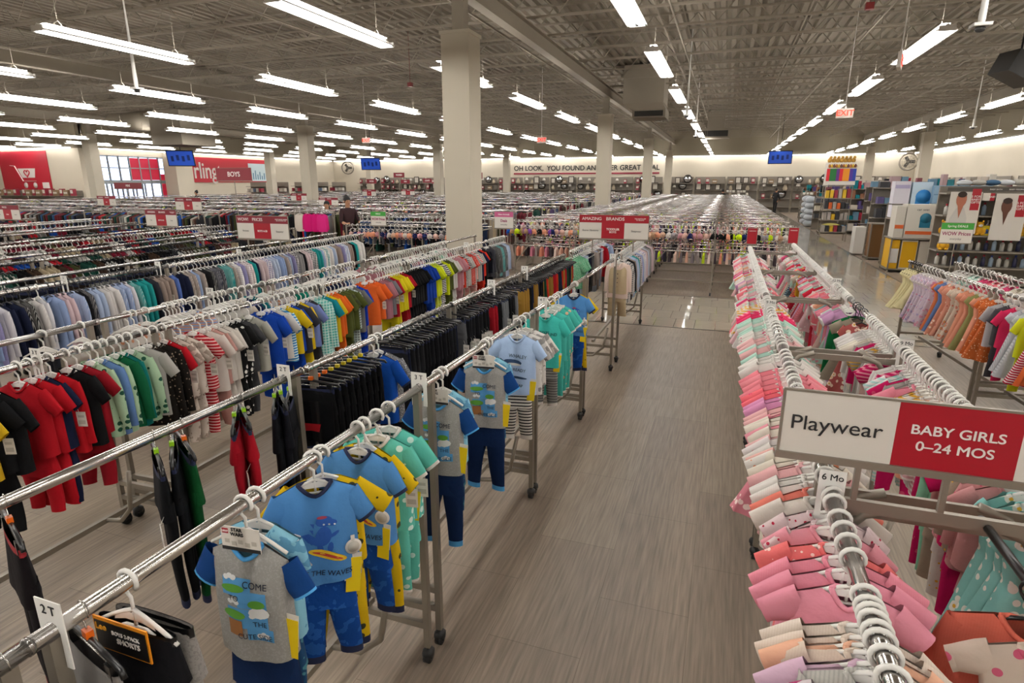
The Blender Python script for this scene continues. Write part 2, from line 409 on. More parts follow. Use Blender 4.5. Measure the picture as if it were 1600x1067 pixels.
RE2 = Rail(-8.8, -.1, RH, 'on the tenth rail leftward')
RF1 = Rail(-9.85, -.14, RH, 'on the eleventh rail leftward')
RF2 = Rail(-10.4, -.14, RH, 'on the twelfth rail leftward')
RG1 = Rail(-11.8, -.14, RH, 'on the thirteenth rail leftward')
RG2 = Rail(-12.35, -.14, RH, 'on the outermost rail leftward')
RR1 = Rail(.335, 0, RH, 'on the babywear rail beside the aisle')
RR2 = Rail(.9, 0, RH, 'on the second babywear rail')
RS1 = Rail(2.9, -.079, 1.2, 'on the dress rail by the tiles')
RS2 = Rail(3.4, -.079, 1.2, 'on the rail behind the dresses')
def racks_on(ra, rb, spans, where, h=RH, arms=False):
    for i, (y0, y1) in enumerate(spans):
        ym = (y0+y1)/2; a = ra.at(ym); b_ = rb.at(ym)
        far = ym > 3 and where.startswith('far')
        make_rack(y1-y0, abs(b_[0]-a[0])*cos(ra.th), h, (a[0]+b_[0])/2, ym, ra.th,
                  'grey wheeled two-rail clothing rack %s, %s from the front' % (where, ordw[i]), 'rolling clothing racks', arms=arms)
racks_on(RA1, RA2, ((-.9, .52), (.56, 2.02), (2.1, 3.58), (3.62, 5.09), (5.15, 6.66), (7.0, 9.22)), 'of boys pajamas')
racks_on(RB1, RB2, ((-.6, .9), (.95, 2.4), (2.45, 3.9), (3.95, 5.4), (5.45, 6.9), (6.95, 8.7)), 'of toddler tees')
racks_on(RC1, RC2, ((.8, 2.6), (2.65, 4.4), (4.45, 6.3), (6.35, 8.3)), 'of dress shirts')
racks_on(RD1, RD2, ((1.8, 4.2), (4.25, 6.6), (6.65, 9.0)), 'in the fourth pair')
racks_on(RE1, RE2, ((2.6, 4.8), (4.85, 7.0), (7.05, 9.2)), 'in the fifth pair')
racks_on(RF1, RF2, ((3.6, 6.2), (6.25, 9.3)), 'in the sixth pair')
racks_on(RG1, RG2, ((4.6, 7.), (7.05, 9.8)), 'in the leftmost pair')
racks_on(RR2, RR1, ((.55, 1.72), (1.78, 3.36), (3.42, 4.96), (5.0, 6.5), (6.55, 8.3)), 'of babywear', arms=True)
racks_on(RS1, RS2, ((4.6, 6.5), (6.55, 8.6)), 'of dresses', 1.2)
# ================================================================== HANGERS
HG = {}
def hanger_mesh(kind):
    if kind in HG: return HG[kind]
    f = MB()
    if kind in ('white', 'white_far', 'black'):
        n = 6 if kind != 'white_far' else 4; seg = 10 if kind != 'white_far' else 6; r = .0042 if kind != 'black' else .0034
        f.tube([(.0245*cos(a), 0, .0245*sin(a)) for a in [radians(-35+ (270/seg)*i) for i in range(seg+1)]], r*1.3 if kind != 'black' else r, n)
        f.tube([(-.0215, 0, -.012), (-.012, 0, -.028), (0, 0, -.04), (0, 0, -.075)], r, n)
        f.tube([(-.115, 0, -.128), (-.07, 0, -.102), (-.03, 0, -.082), (0, 0, -.07), (.03, 0, -.082), (.07, 0, -.102), (.115, 0, -.128)], .005, n)
        if kind == 'white':
            f.loft([[(-.055, -.003, -.092), (-.03, -.003, -.078), (.03, -.003, -.078), (.055, -.003, -.092)], [(-.06, -.003, -.108), (-.025, -.003, -.098), (.025, -.003, -.098), (.06, -.003, -.108)]], 0, False, closed=False)
            f.tube([(0, 0, -.075), (0, 0, -.11)], .004, n)
            f.tube([(-.05, 0, -.125), (-.03, 0, -.115), (.03, 0, -.115), (.05, 0, -.125)], .004, n)
        m = [f.mesh('hanger', BLACKP if kind == 'black' else WHITEP)]
    else:   # clip hanger with a wire hook; slot 1 = coloured size marker
        f.tube([(.021*cos(a), 0, .021*sin(a)) for a in [radians(-20+26*i) for i in range(10)]], .0018, 5, 1)
        f.tube([(-.0205, 0, .004), (-.02, 0, -.015), (-.004, 0, -.035), (0, 0, -.062)], .0018, 5, 1)
        f.box((0, 0, -.052), (.02, .014, .016), 2)
        f.tube([(-.14, 0, -.088), (-.13, 0, -.074), (-.06, 0, -.068), (0, 0, -.062), (.06, 0, -.068), (.13, 0, -.074), (.14, 0, -.088)], .006, 6, 0)
        f.cyl((-.135, 0, -.085), (.135, 0, -.085), .0018, 5, 1)
        for sx in (-1, 1): f.box((sx*.09, 0, -.094), (.022, .018, .034), 0)
        mk = {'clip_lime': mat('lime_marker', '#9ad21a', .4), 'clip_orange': mat('orange_marker', '#e2660f', .4), 'clip_yellow': mat('yellow_marker', '#c9b51b', .4), 'clip_plain': BLACKP}[kind]
        m = [f.mesh('hanger', [BLACKP, WIRE, mk])]
    HG[kind] = m[0]; return m[0]
# ================================================================== GARMENT SHAPES (origin on the rail's axis, front towards -y)
def tee(f, W=.118, Ln=.35, sl=.11, sa=52, D=.028, flare=1.04, seed=0, long=False, ripple=.006, neck=.046, z0=-.078, sleeves=True, trim=1, sag=0, hi=True):
    rnd = random.Random(seed); ph = rnd.random()*6; kx = rnd.uniform(2.2, 3.4); n = 28 if hi else 16; rows = 9 if hi else 5
    def top(x, front):
        a = abs(x)
        if a < neck: return z0-(.04*(1-(a/neck)**2) if front else .008*(1-(a/neck)**2))
        return z0-(a-neck)/(W-neck)*.036
    def aw(v): return W*(1-.07*min(1, v*6)*(1 if v < .25 else 1-(v-.25)*.9)) if flare < 1.2 else W*(1-.25*min(1, v*3))+W*max(0, v-.33)/.67*(flare-.75)
    def bd(v): return .013+D*min(1, v*2.6)**.7 + (0 if flare < 1.2 else D*max(0, v-.33)*(flare-1))
    def front(x, z):
        v = max(0, min(1, (top(x, True)-z)/(top(x, True)-z0+Ln))); a = aw(v); c = max(-1, min(1, x/a)); s = sqrt(1-c*c)
        return -bd(v)*(s**.55)+rip(c, v)
    def rip(c, v): return ripple*(v**.9)*sin(kx*c*2.2+ph+1.7*v)*(1+ (0 if flare < 1.2 else 1.2*sin(7*c+ph)*max(0, v-.33)))
    rings = []
    for v in [0, .045]+[k/rows for k in range(1, rows+1)]:
        a = aw(v); b_ = bd(v) if v > 0 else .016; ring = []
        for i in range(n):
            t = 2*pi*i/n; c, s = cos(t), sin(t); fr = s > 0
            x = a*c; y = -(abs(s)**.55)*b_*(1 if fr else -1)*(.25 if v == 0 and abs(x) > neck else 1)+rip(c, v); ztop = top(x, fr)
            zz = ztop*(1-v)+(z0-Ln+.006*sin(3*c+ph)-sag*c)*v
            if flare >= 1.2: y *= 1+.35*sin(9*t+ph)*max(0, v-.33); x *= 1+.06*sin(8*t+ph)*max(0, v-.33)
            ring.append((x, y, zz))
        rings.append(ring)
    f.loft(rings, 0)
    if trim is not None and hi:
        arc = [(-neck+2*neck*i/10, -.012-.012*(1-abs(-1+i/5.)), z0+.002-.04*(1-(-1+i/5.)**2)) for i in range(11)]
        f.tube(arc, .0062, 6, trim); f.tube([(-neck, -.011, z0+.002), (-neck*.6, .008, z0-.002), (neck*.6, .008, z0-.002), (neck, -.011, z0+.002)], .006, 5, trim)
    if sleeves:
        for sx in (-1, 1):
            a = radians(sa+rnd.uniform(-6, 6)); rs = []; m = 6 if long else 3; p = Vector((sx*(W-.034), .0, z0-.054)); sn = 12 if hi else 8
            bendy = rnd.uniform(-.02, .02)
            for k in range(m+1):
                t = k/m; aa = a+(radians(86)-a)*min(1, t*1.6) if long else a
                d = Vector((sx*cos(aa), bendy*2*t, -sin(aa))); q = Vector((-sin(aa)*sx*-1, 0, cos(aa)))
                if k: p = p+d*(sl/m)
                rw = (.047-.014*t) if not long else (.045-.018*min(1, t*1.4)); th = .013+.010*sin(pi*min(1, t+.15))
                rs.append([p+q*rw*cos(2*pi*i/sn)+Vector((0, 1, 0))*th*sin(2*pi*i/sn) for i in range(sn)])
            f.loft(rs, 0)
            if trim is not None: 
                e = rs[-1]; cen = sum((Vector(q) for q in e), Vector())/len(e); dd = (Vector(rs[-1][0])-Vector(rs[-2][0])).normalized()
                f.loft([e, [Vector(q)+dd*.012 for q in e]], trim)
    return front
def pants(f, W=.095, Ln=.4, leg=.048, z0=-.1, D=.022, spread=.5, seed=0, cuff=1, cuffL=.02, waist=1, taper=.72, yo=0):
    rnd = random.Random(seed); ph = rnd.random()*6; rings = []; n = 20
    hip = min(.16, Ln*.4)
    for k in range(5):
        v = k/4; a = W*(1+.08*v); b_ = .012+D*v
        rings.append([(a*cos(2*pi*i/n), yo-b_*(abs(sin(2*pi*i/n))**.6)*(1 if sin(2*pi*i/n) > 0 else -1)+.003*sin(4*cos(2*pi*i/n)+ph)*v, z0-hip*v-(.012*v*abs(cos(2*pi*i/n)))) for i in range(n)])
    f.loft(rings, 0)
    if waist is not None: f.loft([[(x*1.015, yo+(y-yo)*1.1, z+.001) for x, y, z in rings[0]], [(x*1.02, yo+(y-yo)*1.15, z-.022) for x, y, z in rings[0]]], waist)
    for sx in (-1, 1):
        rs = []; m = 7; dx = rnd.uniform(-.01, .012); dy = rnd.uniform(-.015, .015)
        for k in range(m+1):
            t = k/m; z = z0-hip*.72-(Ln-hip*.72)*t; r = (W*.54)*(1-(1-taper)*t); cx = sx*(W*.5+W*.28*t*spread+dx*t); cy = yo+dy*t+.004*sin(5*t+ph)
            rs.append([(cx+r*cos(2*pi*i/12), cy+(.013+D*.5)*(1-.3*t)*sin(2*pi*i/12), z+.006*sin(t*9+ph)*cos(2*pi*i/12)) for i in range(12)])
        f.loft(rs, 0)
        if cuff is not None and cuffL: f.loft([rs[-1], [(x, y, z-cuffL) for x, y, z in rs[-1]]], cuff)
VAR = {}
def gmesh(kind, pat, var, trim=None, second='#e8e4de'):
    if trim is None: trim = cloth(pat, second)
    key = (kind, pat, var, trim.name, second)
    if key in VAR: return VAR[key]
    f = MB(); sd = hash((kind, var)) & 0xffff if False else sum(map(ord, kind))*7+var*131
    r = random.Random(sd)
    if kind == 'baby_shirt': tee(f, .118+.008*r.random(), r.uniform(.28, .34), r.uniform(.08, .1), r.uniform(22, 36), .034, 1.1, sd, neck=.036)
    elif kind == 'baby_long_sleeve_shirt': tee(f, .118, r.uniform(.28, .34), .19, r.uniform(50, 60), .034, 1.08, sd, long=True)
    elif kind == 'baby_dress': tee(f, .112, r.uniform(.4, .46), .07, 25, .03, r.uniform(1.5, 1.9), sd, ripple=.014)
    elif kind == 'baby_set':
        tee(f, .12, .3, .09, 30, .032, 1.08, sd); pants(f, .085, .27, z0=-.36, seed=sd, yo=.004, waist=None)
    elif kind == 'romper':
        tee(f, .114, .3, .07, 30, .03, 1.0, sd); pants(f, .1, .16, z0=-.34, seed=sd, waist=None, spread=.3)
    elif kind == 'toddler_tee': tee(f, .125+.01*r.random(), r.uniform(.36, .42), r.uniform(.1, .13), r.uniform(44, 60), .03, 1.04, sd)
    elif kind == 'polo_shirt': tee(f, .125, .4, .12, 50, .03, 1.04, sd, neck=.05)
    elif kind == 'long_sleeve_shirt': tee(f, .12, .4, .3, 64, .03, 1.03, sd, long=True)
    elif kind == 'toddler_set':
        tee(f, .122, .36, .11, 52, .03, 1.04, sd); pants(f, .095, .3, z0=-.42, seed=sd, yo=.004, waist=None, cuffL=.01)
    elif kind in ('dress_shirt', 'shirt_and_vest_set'):
        tee(f, .13, r.uniform(.44, .5), .34, 66, .026, 1.02, sd, long=True, trim=None)
        for sx in (-1, 1): f.add([(sx*.005, -.035, -.145), (sx*.05, -.03, -.115), (sx*.046, -.008, -.088), (sx*.012, -.02, -.096)], [(0, 1, 2, 3)], 1)
        f.tube([(-.046, 0, -.098), (-.03, .014, -.084), (.03, .014, -.084), (.046, 0, -.098)], .01, 6, 1)
        for i in range(6): f.ball((0, -.046, -.17-.05*i), (.005, .003, .005), 6, 1)
    elif kind == 'polo': pass
    elif kind == 'trousers': pants(f, .105, r.uniform(.5, .58), z0=-.098, seed=sd, D=.014, cuffL=.008, spread=.25)
    elif kind == 'jogger_pants': pants(f, .105, r.uniform(.48, .56), z0=-.098, seed=sd, D=.014, cuffL=.03, spread=.15, taper=.6)
    elif kind == 'shorts': pants(f, .11, r.uniform(.25, .3), z0=-.098, seed=sd, D=.018, cuffL=.012, taper=.98, spread=.5)
    elif kind == 'tutu_dress': tee(f, .095, r.uniform(.44, .5), .04, 40, .03, 2.3, sd, ripple=.02)
    elif kind == 'summer_dress': tee(f, .105, r.uniform(.5, .58), .05, 45, .03, r.uniform(1.6, 2.0), sd, ripple=.018)
    elif kind == 'jacket': tee(f, .13, .46, .35, 68, .04, 1.0, sd, long=True)
    elif kind == 'adult_top': tee(f, .19, r.uniform(.55, .65), .2, 60, .03, 1.0, sd, z0=-.1)
    elif kind == 'bra':
        for sx in (-1, 1):
            f.loft([[(sx*.065+rr*cos(2*pi*i/10), yy, -.2+rr*.9*sin(2*pi*i/10)) for i in range(10)] for rr, yy in ((.062, 0), (.055, -.02), (.035, -.035), (.008, -.042))], 0)
            f.tube([(sx*.08, -.01, -.15), (sx*.055, 0, -.09), (sx*.05, .004, -.07)], .006, 5, 1)
            f.tube([(sx*.12, 0, -.21), (sx*.1, .03, -.25), (sx*.06, .02, -.3)], .009, 5, 0)
        f.tube([(-.12, 0, -.24), (0, -.01, -.25), (.12, 0, -.24)], .01, 5, 0)
    me = f.mesh(kind, [cloth(pat, second), trim]); VAR[key] = me; return me
TAGM = MB(); TAGM.box((.128, -.03, -.3), (.045, .002, .075)); TAGM.box((.128, -.0315, -.285), (.03, .001, .012), 1); TAGM.box((.128, -.0315, -.315), (.034, .001, .02), 1); TAGM.tube([(.1, -.012, -.24), (.12, -.03, -.262)], .0008, 4, 0)
TAGME = TAGM.mesh('price_tag', [CARD, mat('tag_print', '#b9b2a6', .7)])
GAR = []; NOUN = {}
def hang(rail, y, kind, colname, col, pat='plain', var=None, trim=None, second='#e8e4de', hanger='white', yaw=None, tagc=None, dz=0, label=None, extra=None):
    if var is None: var = random.randrange(4)
    me = gmesh(kind, pat, var, trim, second)
    o = obj(kind, me, None, rail.at(y), rail.th+(random.gauss(0, .1) if yaw is None else radians(yaw)), tuple(.84*c for c in hx(col)))
    obj('hanger', hanger_mesh(hanger), o)
    if tagc or (tagc is None and random.random() < .12 and y < 6): obj('price_tag', TAGME, o)
    GAR.append((o, rail, y, kind, colname, pat, label)); return o
PINKY = [('pale pink', '#e7b9ba'), ('rose pink', '#e58a9b'), ('coral pink', '#f0808a'), ('hot pink', '#df4f7c'), ('cream', '#e6dccb'), ('off-white', '#e4ddd8'),
         ('off-white', '#dfd8d2'), ('blush', '#e2c2b6'), ('mint', '#b9dccb'), ('lilac', '#cf9cc4'), ('peach', '#efae8e'), ('grey', '#a9a39c'), ('pale pink', '#ebc5c6')]
def seqfill(rail, y0, y1, step, kinds, pal, pats, hanger='white', gap=0, run=2, jit=.3, trims=(None,), seconds=('#e8e4de',), hfar=None):
    y = y0; n = 0
    while y < y1:
        if n <= 0:
            kind = random.choice(kinds); cn, cc = random.choice(pal); pat = random.choice(pats); tr = random.choice(trims); sc = random.choice(seconds); n = random.randint(1, run); var = random.randrange(4)
            if random.random() < gap: y += random.uniform(.08, .2)
        hg = hanger if y < 5 or hfar is None else hfar
        hang(rail, y, kind, cn, cc, pat, var, tr, sc, hanger=hg); n -= 1
        y += step*(1+random.uniform(-jit, jit))
# ================================================================== BABYWEAR (right of the aisle)
sq = [(.62, 'baby_shirt', 'white and plum', '#e3d3d6', 'floral', '#b04a72'), (.70, 'baby_shirt', 'white and plum', '#e3d6d8', 'floral', '#a8416b'), (.765, 'baby_long_sleeve_shirt', 'grey', '#c9c7be', 'upright', '#7d7c74'), (.80, 'baby_shirt', 'lilac', '#d9b6c9', 'plain', ''),
      (.84, 'baby_shirt', 'cream', '#e6d3c0', 'ribbed', '#c9b39e'), (.87, 'baby_shirt', 'peach', '#f0b899', 'plain', ''), (.90, 'baby_shirt', 'cream', '#e8d6c6', 'ribbed', '#c9b39e'), (.95, 'baby_shirt', 'cream', '#ecdccd', 'ribbed', '#c7b29f'),
      (1.06, 'baby_shirt', 'bright pink', '#ec98aa', 'plain', ''), (1.10, 'baby_shirt', 'bright pink', '#ec98aa', 'plain', ''), (1.135, 'baby_shirt', 'rose pink', '#ee96a6', 'ribbed', '#dd7890'), (1.17, 'baby_shirt', 'coral', '#f07a78', 'dotted', '#f6d9cf'),
      (1.40, 'romper', 'dusty pink', '#e79aa6', 'plain', ''), (1.44, 'romper', 'white and red', '#e6cfcf', 'dotted', '#a3243c'), (1.48, 'romper', 'white and red', '#e6cfcf', 'dotted', '#a3243c'), (1.55, 'baby_set', 'white', '#e7ddd2', 'ribbed', '#d2c6b8'),
      (1.60, 'baby_set', 'coral', '#e98272', 'plain', ''), (1.64, 'baby_shirt', 'white', '#e9e2da', 'plain', ''), (1.70, 'baby_shirt', 'pale pink', '#e8b4b2', 'plain', ''), (1.76, 'baby_shirt', 'white', '#e9e2da', 'sprigged', '#d98c6a'),
      (1.83, 'baby_shirt', 'white', '#e8dedb', 'sprigged', '#d8a0a0'), (1.90, 'baby_shirt', 'rose pink', '#e89aa5', 'plain', ''), (1.96, 'baby_dress', 'rose pink', '#e08b98', 'sprigged', '#f2d8d2'),
      (2.05, 'baby_shirt', 'lilac', '#dc94bb', 'plain', ''), (2.09, 'baby_shirt', 'lilac', '#dc94bb', 'plain', ''), (2.15, 'baby_shirt', 'neon coral', '#f4707a', 'plain', ''), (2.19, 'baby_shirt', 'neon coral', '#f4707a', 'dotted', '#d6246a'),
      (2.26, 'baby_shirt', 'rose pink', '#ee8a95', 'plain', ''), (2.33, 'baby_shirt', 'rose pink', '#ee8a95', 'plain', ''), (2.39, 'baby_shirt', 'rose pink', '#ed939c', 'plain', ''), (2.45, 'baby_shirt', 'rose pink', '#ee8a95', 'ribbed', '#e07888'),
      (2.62, 'baby_shirt', 'mint', '#b6dccb', 'plain', ''), (2.70, 'baby_shirt', 'mint', '#c2dfd2', 'plain', ''), (2.78, 'baby_shirt', 'off-white', '#ddd5cc', 'plain', ''), (2.84, 'baby_shirt', 'off-white', '#e2dbd3', 'sprigged', '#d98c9a'),
      (3.02, 'baby_shirt', 'hot pink', '#ee3f6e', 'plain', ''), (3.08, 'baby_shirt', 'hot pink', '#ee3f6e', 'plain', ''), (3.13, 'baby_shirt', 'hot pink', '#ec4a74', 'striped', '#f6b8c6')]
KM = ((.60, .96), (.62, .98), (.765, 1.07), (.95, 1.2), (1.06, 1.33), (1.17, 1.5), (1.40, 1.58), (1.48, 1.66), (1.6, 1.8), (2.05, 2.6), (2.45, 3.05), (2.62, 3.4), (2.84, 3.9), (3.02, 4.4), (3.2, 4.65))
def remap(y):
    for (a, b_), (c, d) in zip(KM, KM[1:]):
        if a <= y <= c: return b_+(d-b_)*(y-a)/(c-a)
for y, k, cn, cc, p, sc in [(remap(q[0]),)+q[1:] for q in sq]: hang(RR1, y, k, cn, cc, p, second=sc or '#e8e4de', tagc=random.random() < .12, yaw=random.gauss(0, 5))
PP = ['plain', 'plain', 'plain', 'sprigged', 'dotted', 'ribbed', 'striped']
SECP = ('#d98c9a', '#c04a6a', '#9fc7c0', '#e8e4de', '#d8a53c')
seqfill(RR1, 1.84, 2.56, .062, ['baby_shirt', 'baby_set'], [('white', '#e9e2da'), ('pale pink', '#e8b4b2'), ('cream', '#e6dccb')], ['plain', 'sprigged', 'ribbed'], run=2, seconds=SECP)
seqfill(RR1, 3.18, 3.36, .06, ['baby_shirt'], [('white', '#e9e2da')], ['plain', 'sprigged'], run=1, seconds=SECP)
seqfill(RR1, 3.5, 4.36, .07, ['baby_set', 'baby_shirt'], [('off-white', '#ddd5cc'), ('mint', '#b9dccb'), ('pale pink', '#e8b4b2')], ['plain', 'sprigged'], run=2, seconds=SECP)
seqfill(RR1, 4.72, 8.2, .052, ['baby_shirt', 'baby_shirt', 'baby_long_sleeve_shirt', 'baby_set', 'baby_dress'], PINKY, PP, run=2, seconds=SECP, hfar='white_far', trims=(None, None, TRIMW))
seqfill(RR2, 2.52, 3.0, .042, ['baby_shirt', 'baby_long_sleeve_shirt', 'baby_set'], PINKY+[('orange', '#ee9a3a'), ('yellow', '#e8cf4a')], PP, run=3, seconds=SECP)
seqfill(RR2, 3.0, 4.1, .045, ['baby_long_sleeve_shirt', 'baby_set'], [('cream', '#e6dccb'), ('blush', '#e2c2b6'), ('off-white', '#e4ddd8'), ('grey', '#a9a39c'), ('magenta', '#c2185b')], ['striped', 'plain', 'sprigged'], run=2, seconds=SECP)
hang(RR2, 4.28, 'summer_dress', 'dusty red', '#b25a57', 'floral', second='#e6cdb9', hanger='black', yaw=-18, label='dusty red floral baby dress on a black hanger facing the aisle')
hang(RR2, 4.42, 'baby_dress', 'taupe', '#9b917f', 'plain', hanger='black', yaw=-10); hang(RR2, 4.5, 'jacket', 'green', '#17713f', 'plain', second='#e8cf2a', hanger='black')
seqfill(RR2, 4.75, 8.8, .055, ['baby_shirt', 'baby_set', 'baby_dress', 'baby_long_sleeve_shirt'], PINKY+[('mustard', '#d8a52e'), ('navy', '#27325c'), ('scarlet', '#c8233a'), ('aqua', '#9fcfd3')], PP, run=2, seconds=SECP, hfar='white_far', trims=(None, None, TRIMW))
# below the big sign, second rail near the camera
seqfill(RR2, 2.02, 2.5, .05, ['baby_long_sleeve_shirt', 'baby_set'], [('white', '#dcd4cb'), ('dusty pink', '#c98f8f'), ('magenta', '#c2185b'), ('navy', '#2b2d55'), ('mint', '#8cc9a9'), ('taupe', '#a2917f')], ['sprigged', 'dotted', 'plain'], run=1, seconds=SECP)
for i, (y, yw) in enumerate(((1.97, 8), (1.91, 4), (1.85, 2), (1.79, -4))):
    hang(RR2, y, 'summer_dress', 'aqua', '#8fcfc8', 'floral', i, second='#eeeae0', yaw=yw, label='aqua dress with white daisies behind the grey crossbar, %s from the front' % ordw[3-i])
RRA = Rail(.70, 0, 1.30, 'on the short arm at the lower right')
f = MB(); f.cyl((.70, 1.70, 1.30), (.70, 1.28, 1.30), .011, 8); f.ball((.70, 1.28, 1.30), .016, 8); tag(f.build('faceout_rod', BLACKP), 'short display arm holding the coral coat at the lower right', 'display rod')
hang(RRA, 1.4, 'jacket', 'coral', '#e0735f', 'ribbed', 1, second='#c95f4c', hanger='black', yaw=-16, label='fluffy coral coat on a black hanger at the right edge')
hang(RRA, 1.31, 'baby_dress', 'cream', '#dcc9b8', 'sprigged', second='#c45a74', yaw=-12)
# size cards clipped to the rails
def size_card(rail, y, txt, label, s=1.0):
    t = thing('size_divider', label, 'size divider', rail.at(y), rail.th, 'white size dividers on the rails')
    f = MB(); w_, z0, z1 = .033*s, -.075*s, .062*s
    ring = lambda yy: [(-w_, yy, z1), (w_, yy, z1), (w_, yy, z0), (.017, yy, z0), (.019, yy, -.004), (.0135, yy, .0135), (0, yy, .019), (-.0135, yy, .0135), (-.019, yy, -.004), (-.017, yy, z0), (-w_, yy, z0)]
    a, b_ = ring(-.0012), ring(.0012); f.loft([a, b_], 0, False)
    for q, fl in ((a, 1), (b_, 0)):
        f.add(q, [(0, 7, 6) if 0 else (0, 9, 10), (0, 8, 9), (0, 7, 8), (0, 6, 7), (0, 1, 6), (1, 5, 6), (1, 4, 5), (1, 3, 4), (1, 2, 3)], 0)
    f.build('card', WHITEP, t); lettering(txt, .026*s, INK, t, (0, -.0022, .042*s), .0001)
size_card(RR1, 1.645, '6 Mo', 'white 6 Mo size card on the near babywear rail', 1.0)
size_card(RR2, 3.3, '9 Mo', 'white 9 Mo size card on the second babywear rail')
size_card(RR2, 5.35, '12 Mo', 'white size card further back on the second babywear rail')
size_card(RR1, 4.2, '9 Mo', 'white size card halfway along the near babywear rail')
size_card(RA1, .585, '2 T', 'white 2 T size card at the lower left on the front rail', 1.05)
size_card(RA1, 2.02, '3 T', 'white 3 T size card left of the middle grey pajama set', 1.05)
size_card(RA1, 3.78, '4 T', 'white 4 T size card beside the aqua tees')
size_card(RA1, 6.45, '5 T', 'white size card at the end of the pajama rail')
size_card(RA2, 1.93, '2 T', 'white size card on the inner trouser rail')
size_card(RA2, 4.35, '3 T', 'white size card above the khaki shorts')
size_card(RA2, 5.2, '4 T', 'white size card near the far end of the inner rail')
size_card(RB1, 1.75, '3 T', 'white size card by the white tee on the third rail')
size_card(RB1, 3.95, '4 T', 'white size card before the orange tees')
size_card(RB2, 3.3, '3 T', 'white size card among bare hangers on the fourth rail')
size_card(RC1, 4.3, '4', 'white size card among the dress shirts'); size_card(RC1, 5.45, '5', 'white size card by the pastel shirts'); size_card(RC1, 3.35, '3', 'white size card at the left among dark vests')
size_card(RB1, 7.1, '5 T', 'white size card at the far end of the third rail')
# ================================================================== PAJAMA SETS beside the aisle
PS = [1.]
def decal(f, front, x0, x1, z0, z1, mi=0, off=.0022, nx=8, nz=8, fn=None):
    z0, z1 = -.18+(z0+.18)*PS[0], -.18+(z1+.18)*PS[0]
    for i in range(nx):
        for j in range(nz):
            xa, xb = x0+(x1-x0)*i/nx, x0+(x1-x0)*(i+1)/nx; za, zb = z0+(z1-z0)*j/nz, z0+(z1-z0)*(j+1)/nz
            f.add([(x, front(x, z)-off, z) for x, z in ((xa, za), (xb, za), (xb, zb), (xa, zb))], [(0, 1, 2, 3)], mi)
def poly(f, front, pts, mi=0, off=.003, c=None):
    pts = [(p[0], -.18+(p[1]+.18)*PS[0]) for p in pts]; n = len(pts); c = c or (sum(p[0] for p in pts)/n, sum(p[1] for p in pts)/n)
    inner = [((p[0]+c[0])/2, (p[1]+c[1])/2) for p in pts]
    P = lambda p: (p[0], front(*p)-off, p[1])
    vs = [P(p) for p in pts]+[P(p) for p in inner]+[P(c)]
    f.add(vs, [(i, (i+1) % n, n+(i+1) % n, n+i) for i in range(n)]+[(n+i, n+(i+1) % n, 2*n) for i in range(n)], mi)
def ell(cx, cz, rx, rz_, n=12, a=0): return [(cx+rx*cos(2*pi*i/n)*cos(a)-rz_*sin(2*pi*i/n)*sin(a), cz+rx*cos(2*pi*i/n)*sin(a)+rz_*sin(2*pi*i/n)*cos(a)) for i in range(n)]
def words(front, items, m, parent, off=.0035, name='lettering'):
    vs, fs = [], []
    for txt, size, x, z, sq_, tilt in items:
        me = text_mesh(txt, size, m, size*.006, squash=sq_); o = len(vs)
        for v in me.vertices:
            a = radians(tilt); zz = -.18+(z+.18)*PS[0]; px, pz = x+v.co.x*cos(a)-v.co.z*sin(a), zz+v.co.x*sin(a)+v.co.z*cos(a)
            vs.append((px, front(px, pz)-off, pz))
        fs += [[i+o for i in p.vertices] for p in me.polygons]
    me = bpy.data.meshes.new(name); me.from_pydata(vs, [], fs); me.materials.append(m); return obj(name, me, parent)
def price_tag(parent, x, y, z, yellow=True, rz=0, ry=6, s=1.):
    f = MB(); q = Matrix.Rotation(radians(ry), 3, 'Y')
    f.box(q @ Vector((0, 0, -.05*s)), (.05*s, .0015, .1*s), 0, M=q)
    if yellow: f.box(q @ Vector((.002, -.002, -.078*s)), (.045*s, .0015, .125*s), 1, M=q)
    else: f.box(q @ Vector((0, -.0015, -.06*s)), (.035*s, .0015, .03*s), 2, M=q)
    o = f.build('price_tag', [CARD, YEL, mat('tag_print', '#b9b2a6')], parent, (x, y, z), rz); return o
def round_tag(parent, x, y, z):
    f = MB(); f.cyl((0, -.001, 0), (0, .001, 0), .026, 20, 0); f.cyl((0, -.0022, 0), (0, -.001, 0), .019, 20, 1); f.box((0, 0, .03), (.012, .002, .02), 0)
    return f.build('round_tag', [CARD, mat('tag_print', '#b9b2a6')], parent, (x, y, z), radians(10))
GREY = '#8c8a86'; NAVY = '#0e2346'
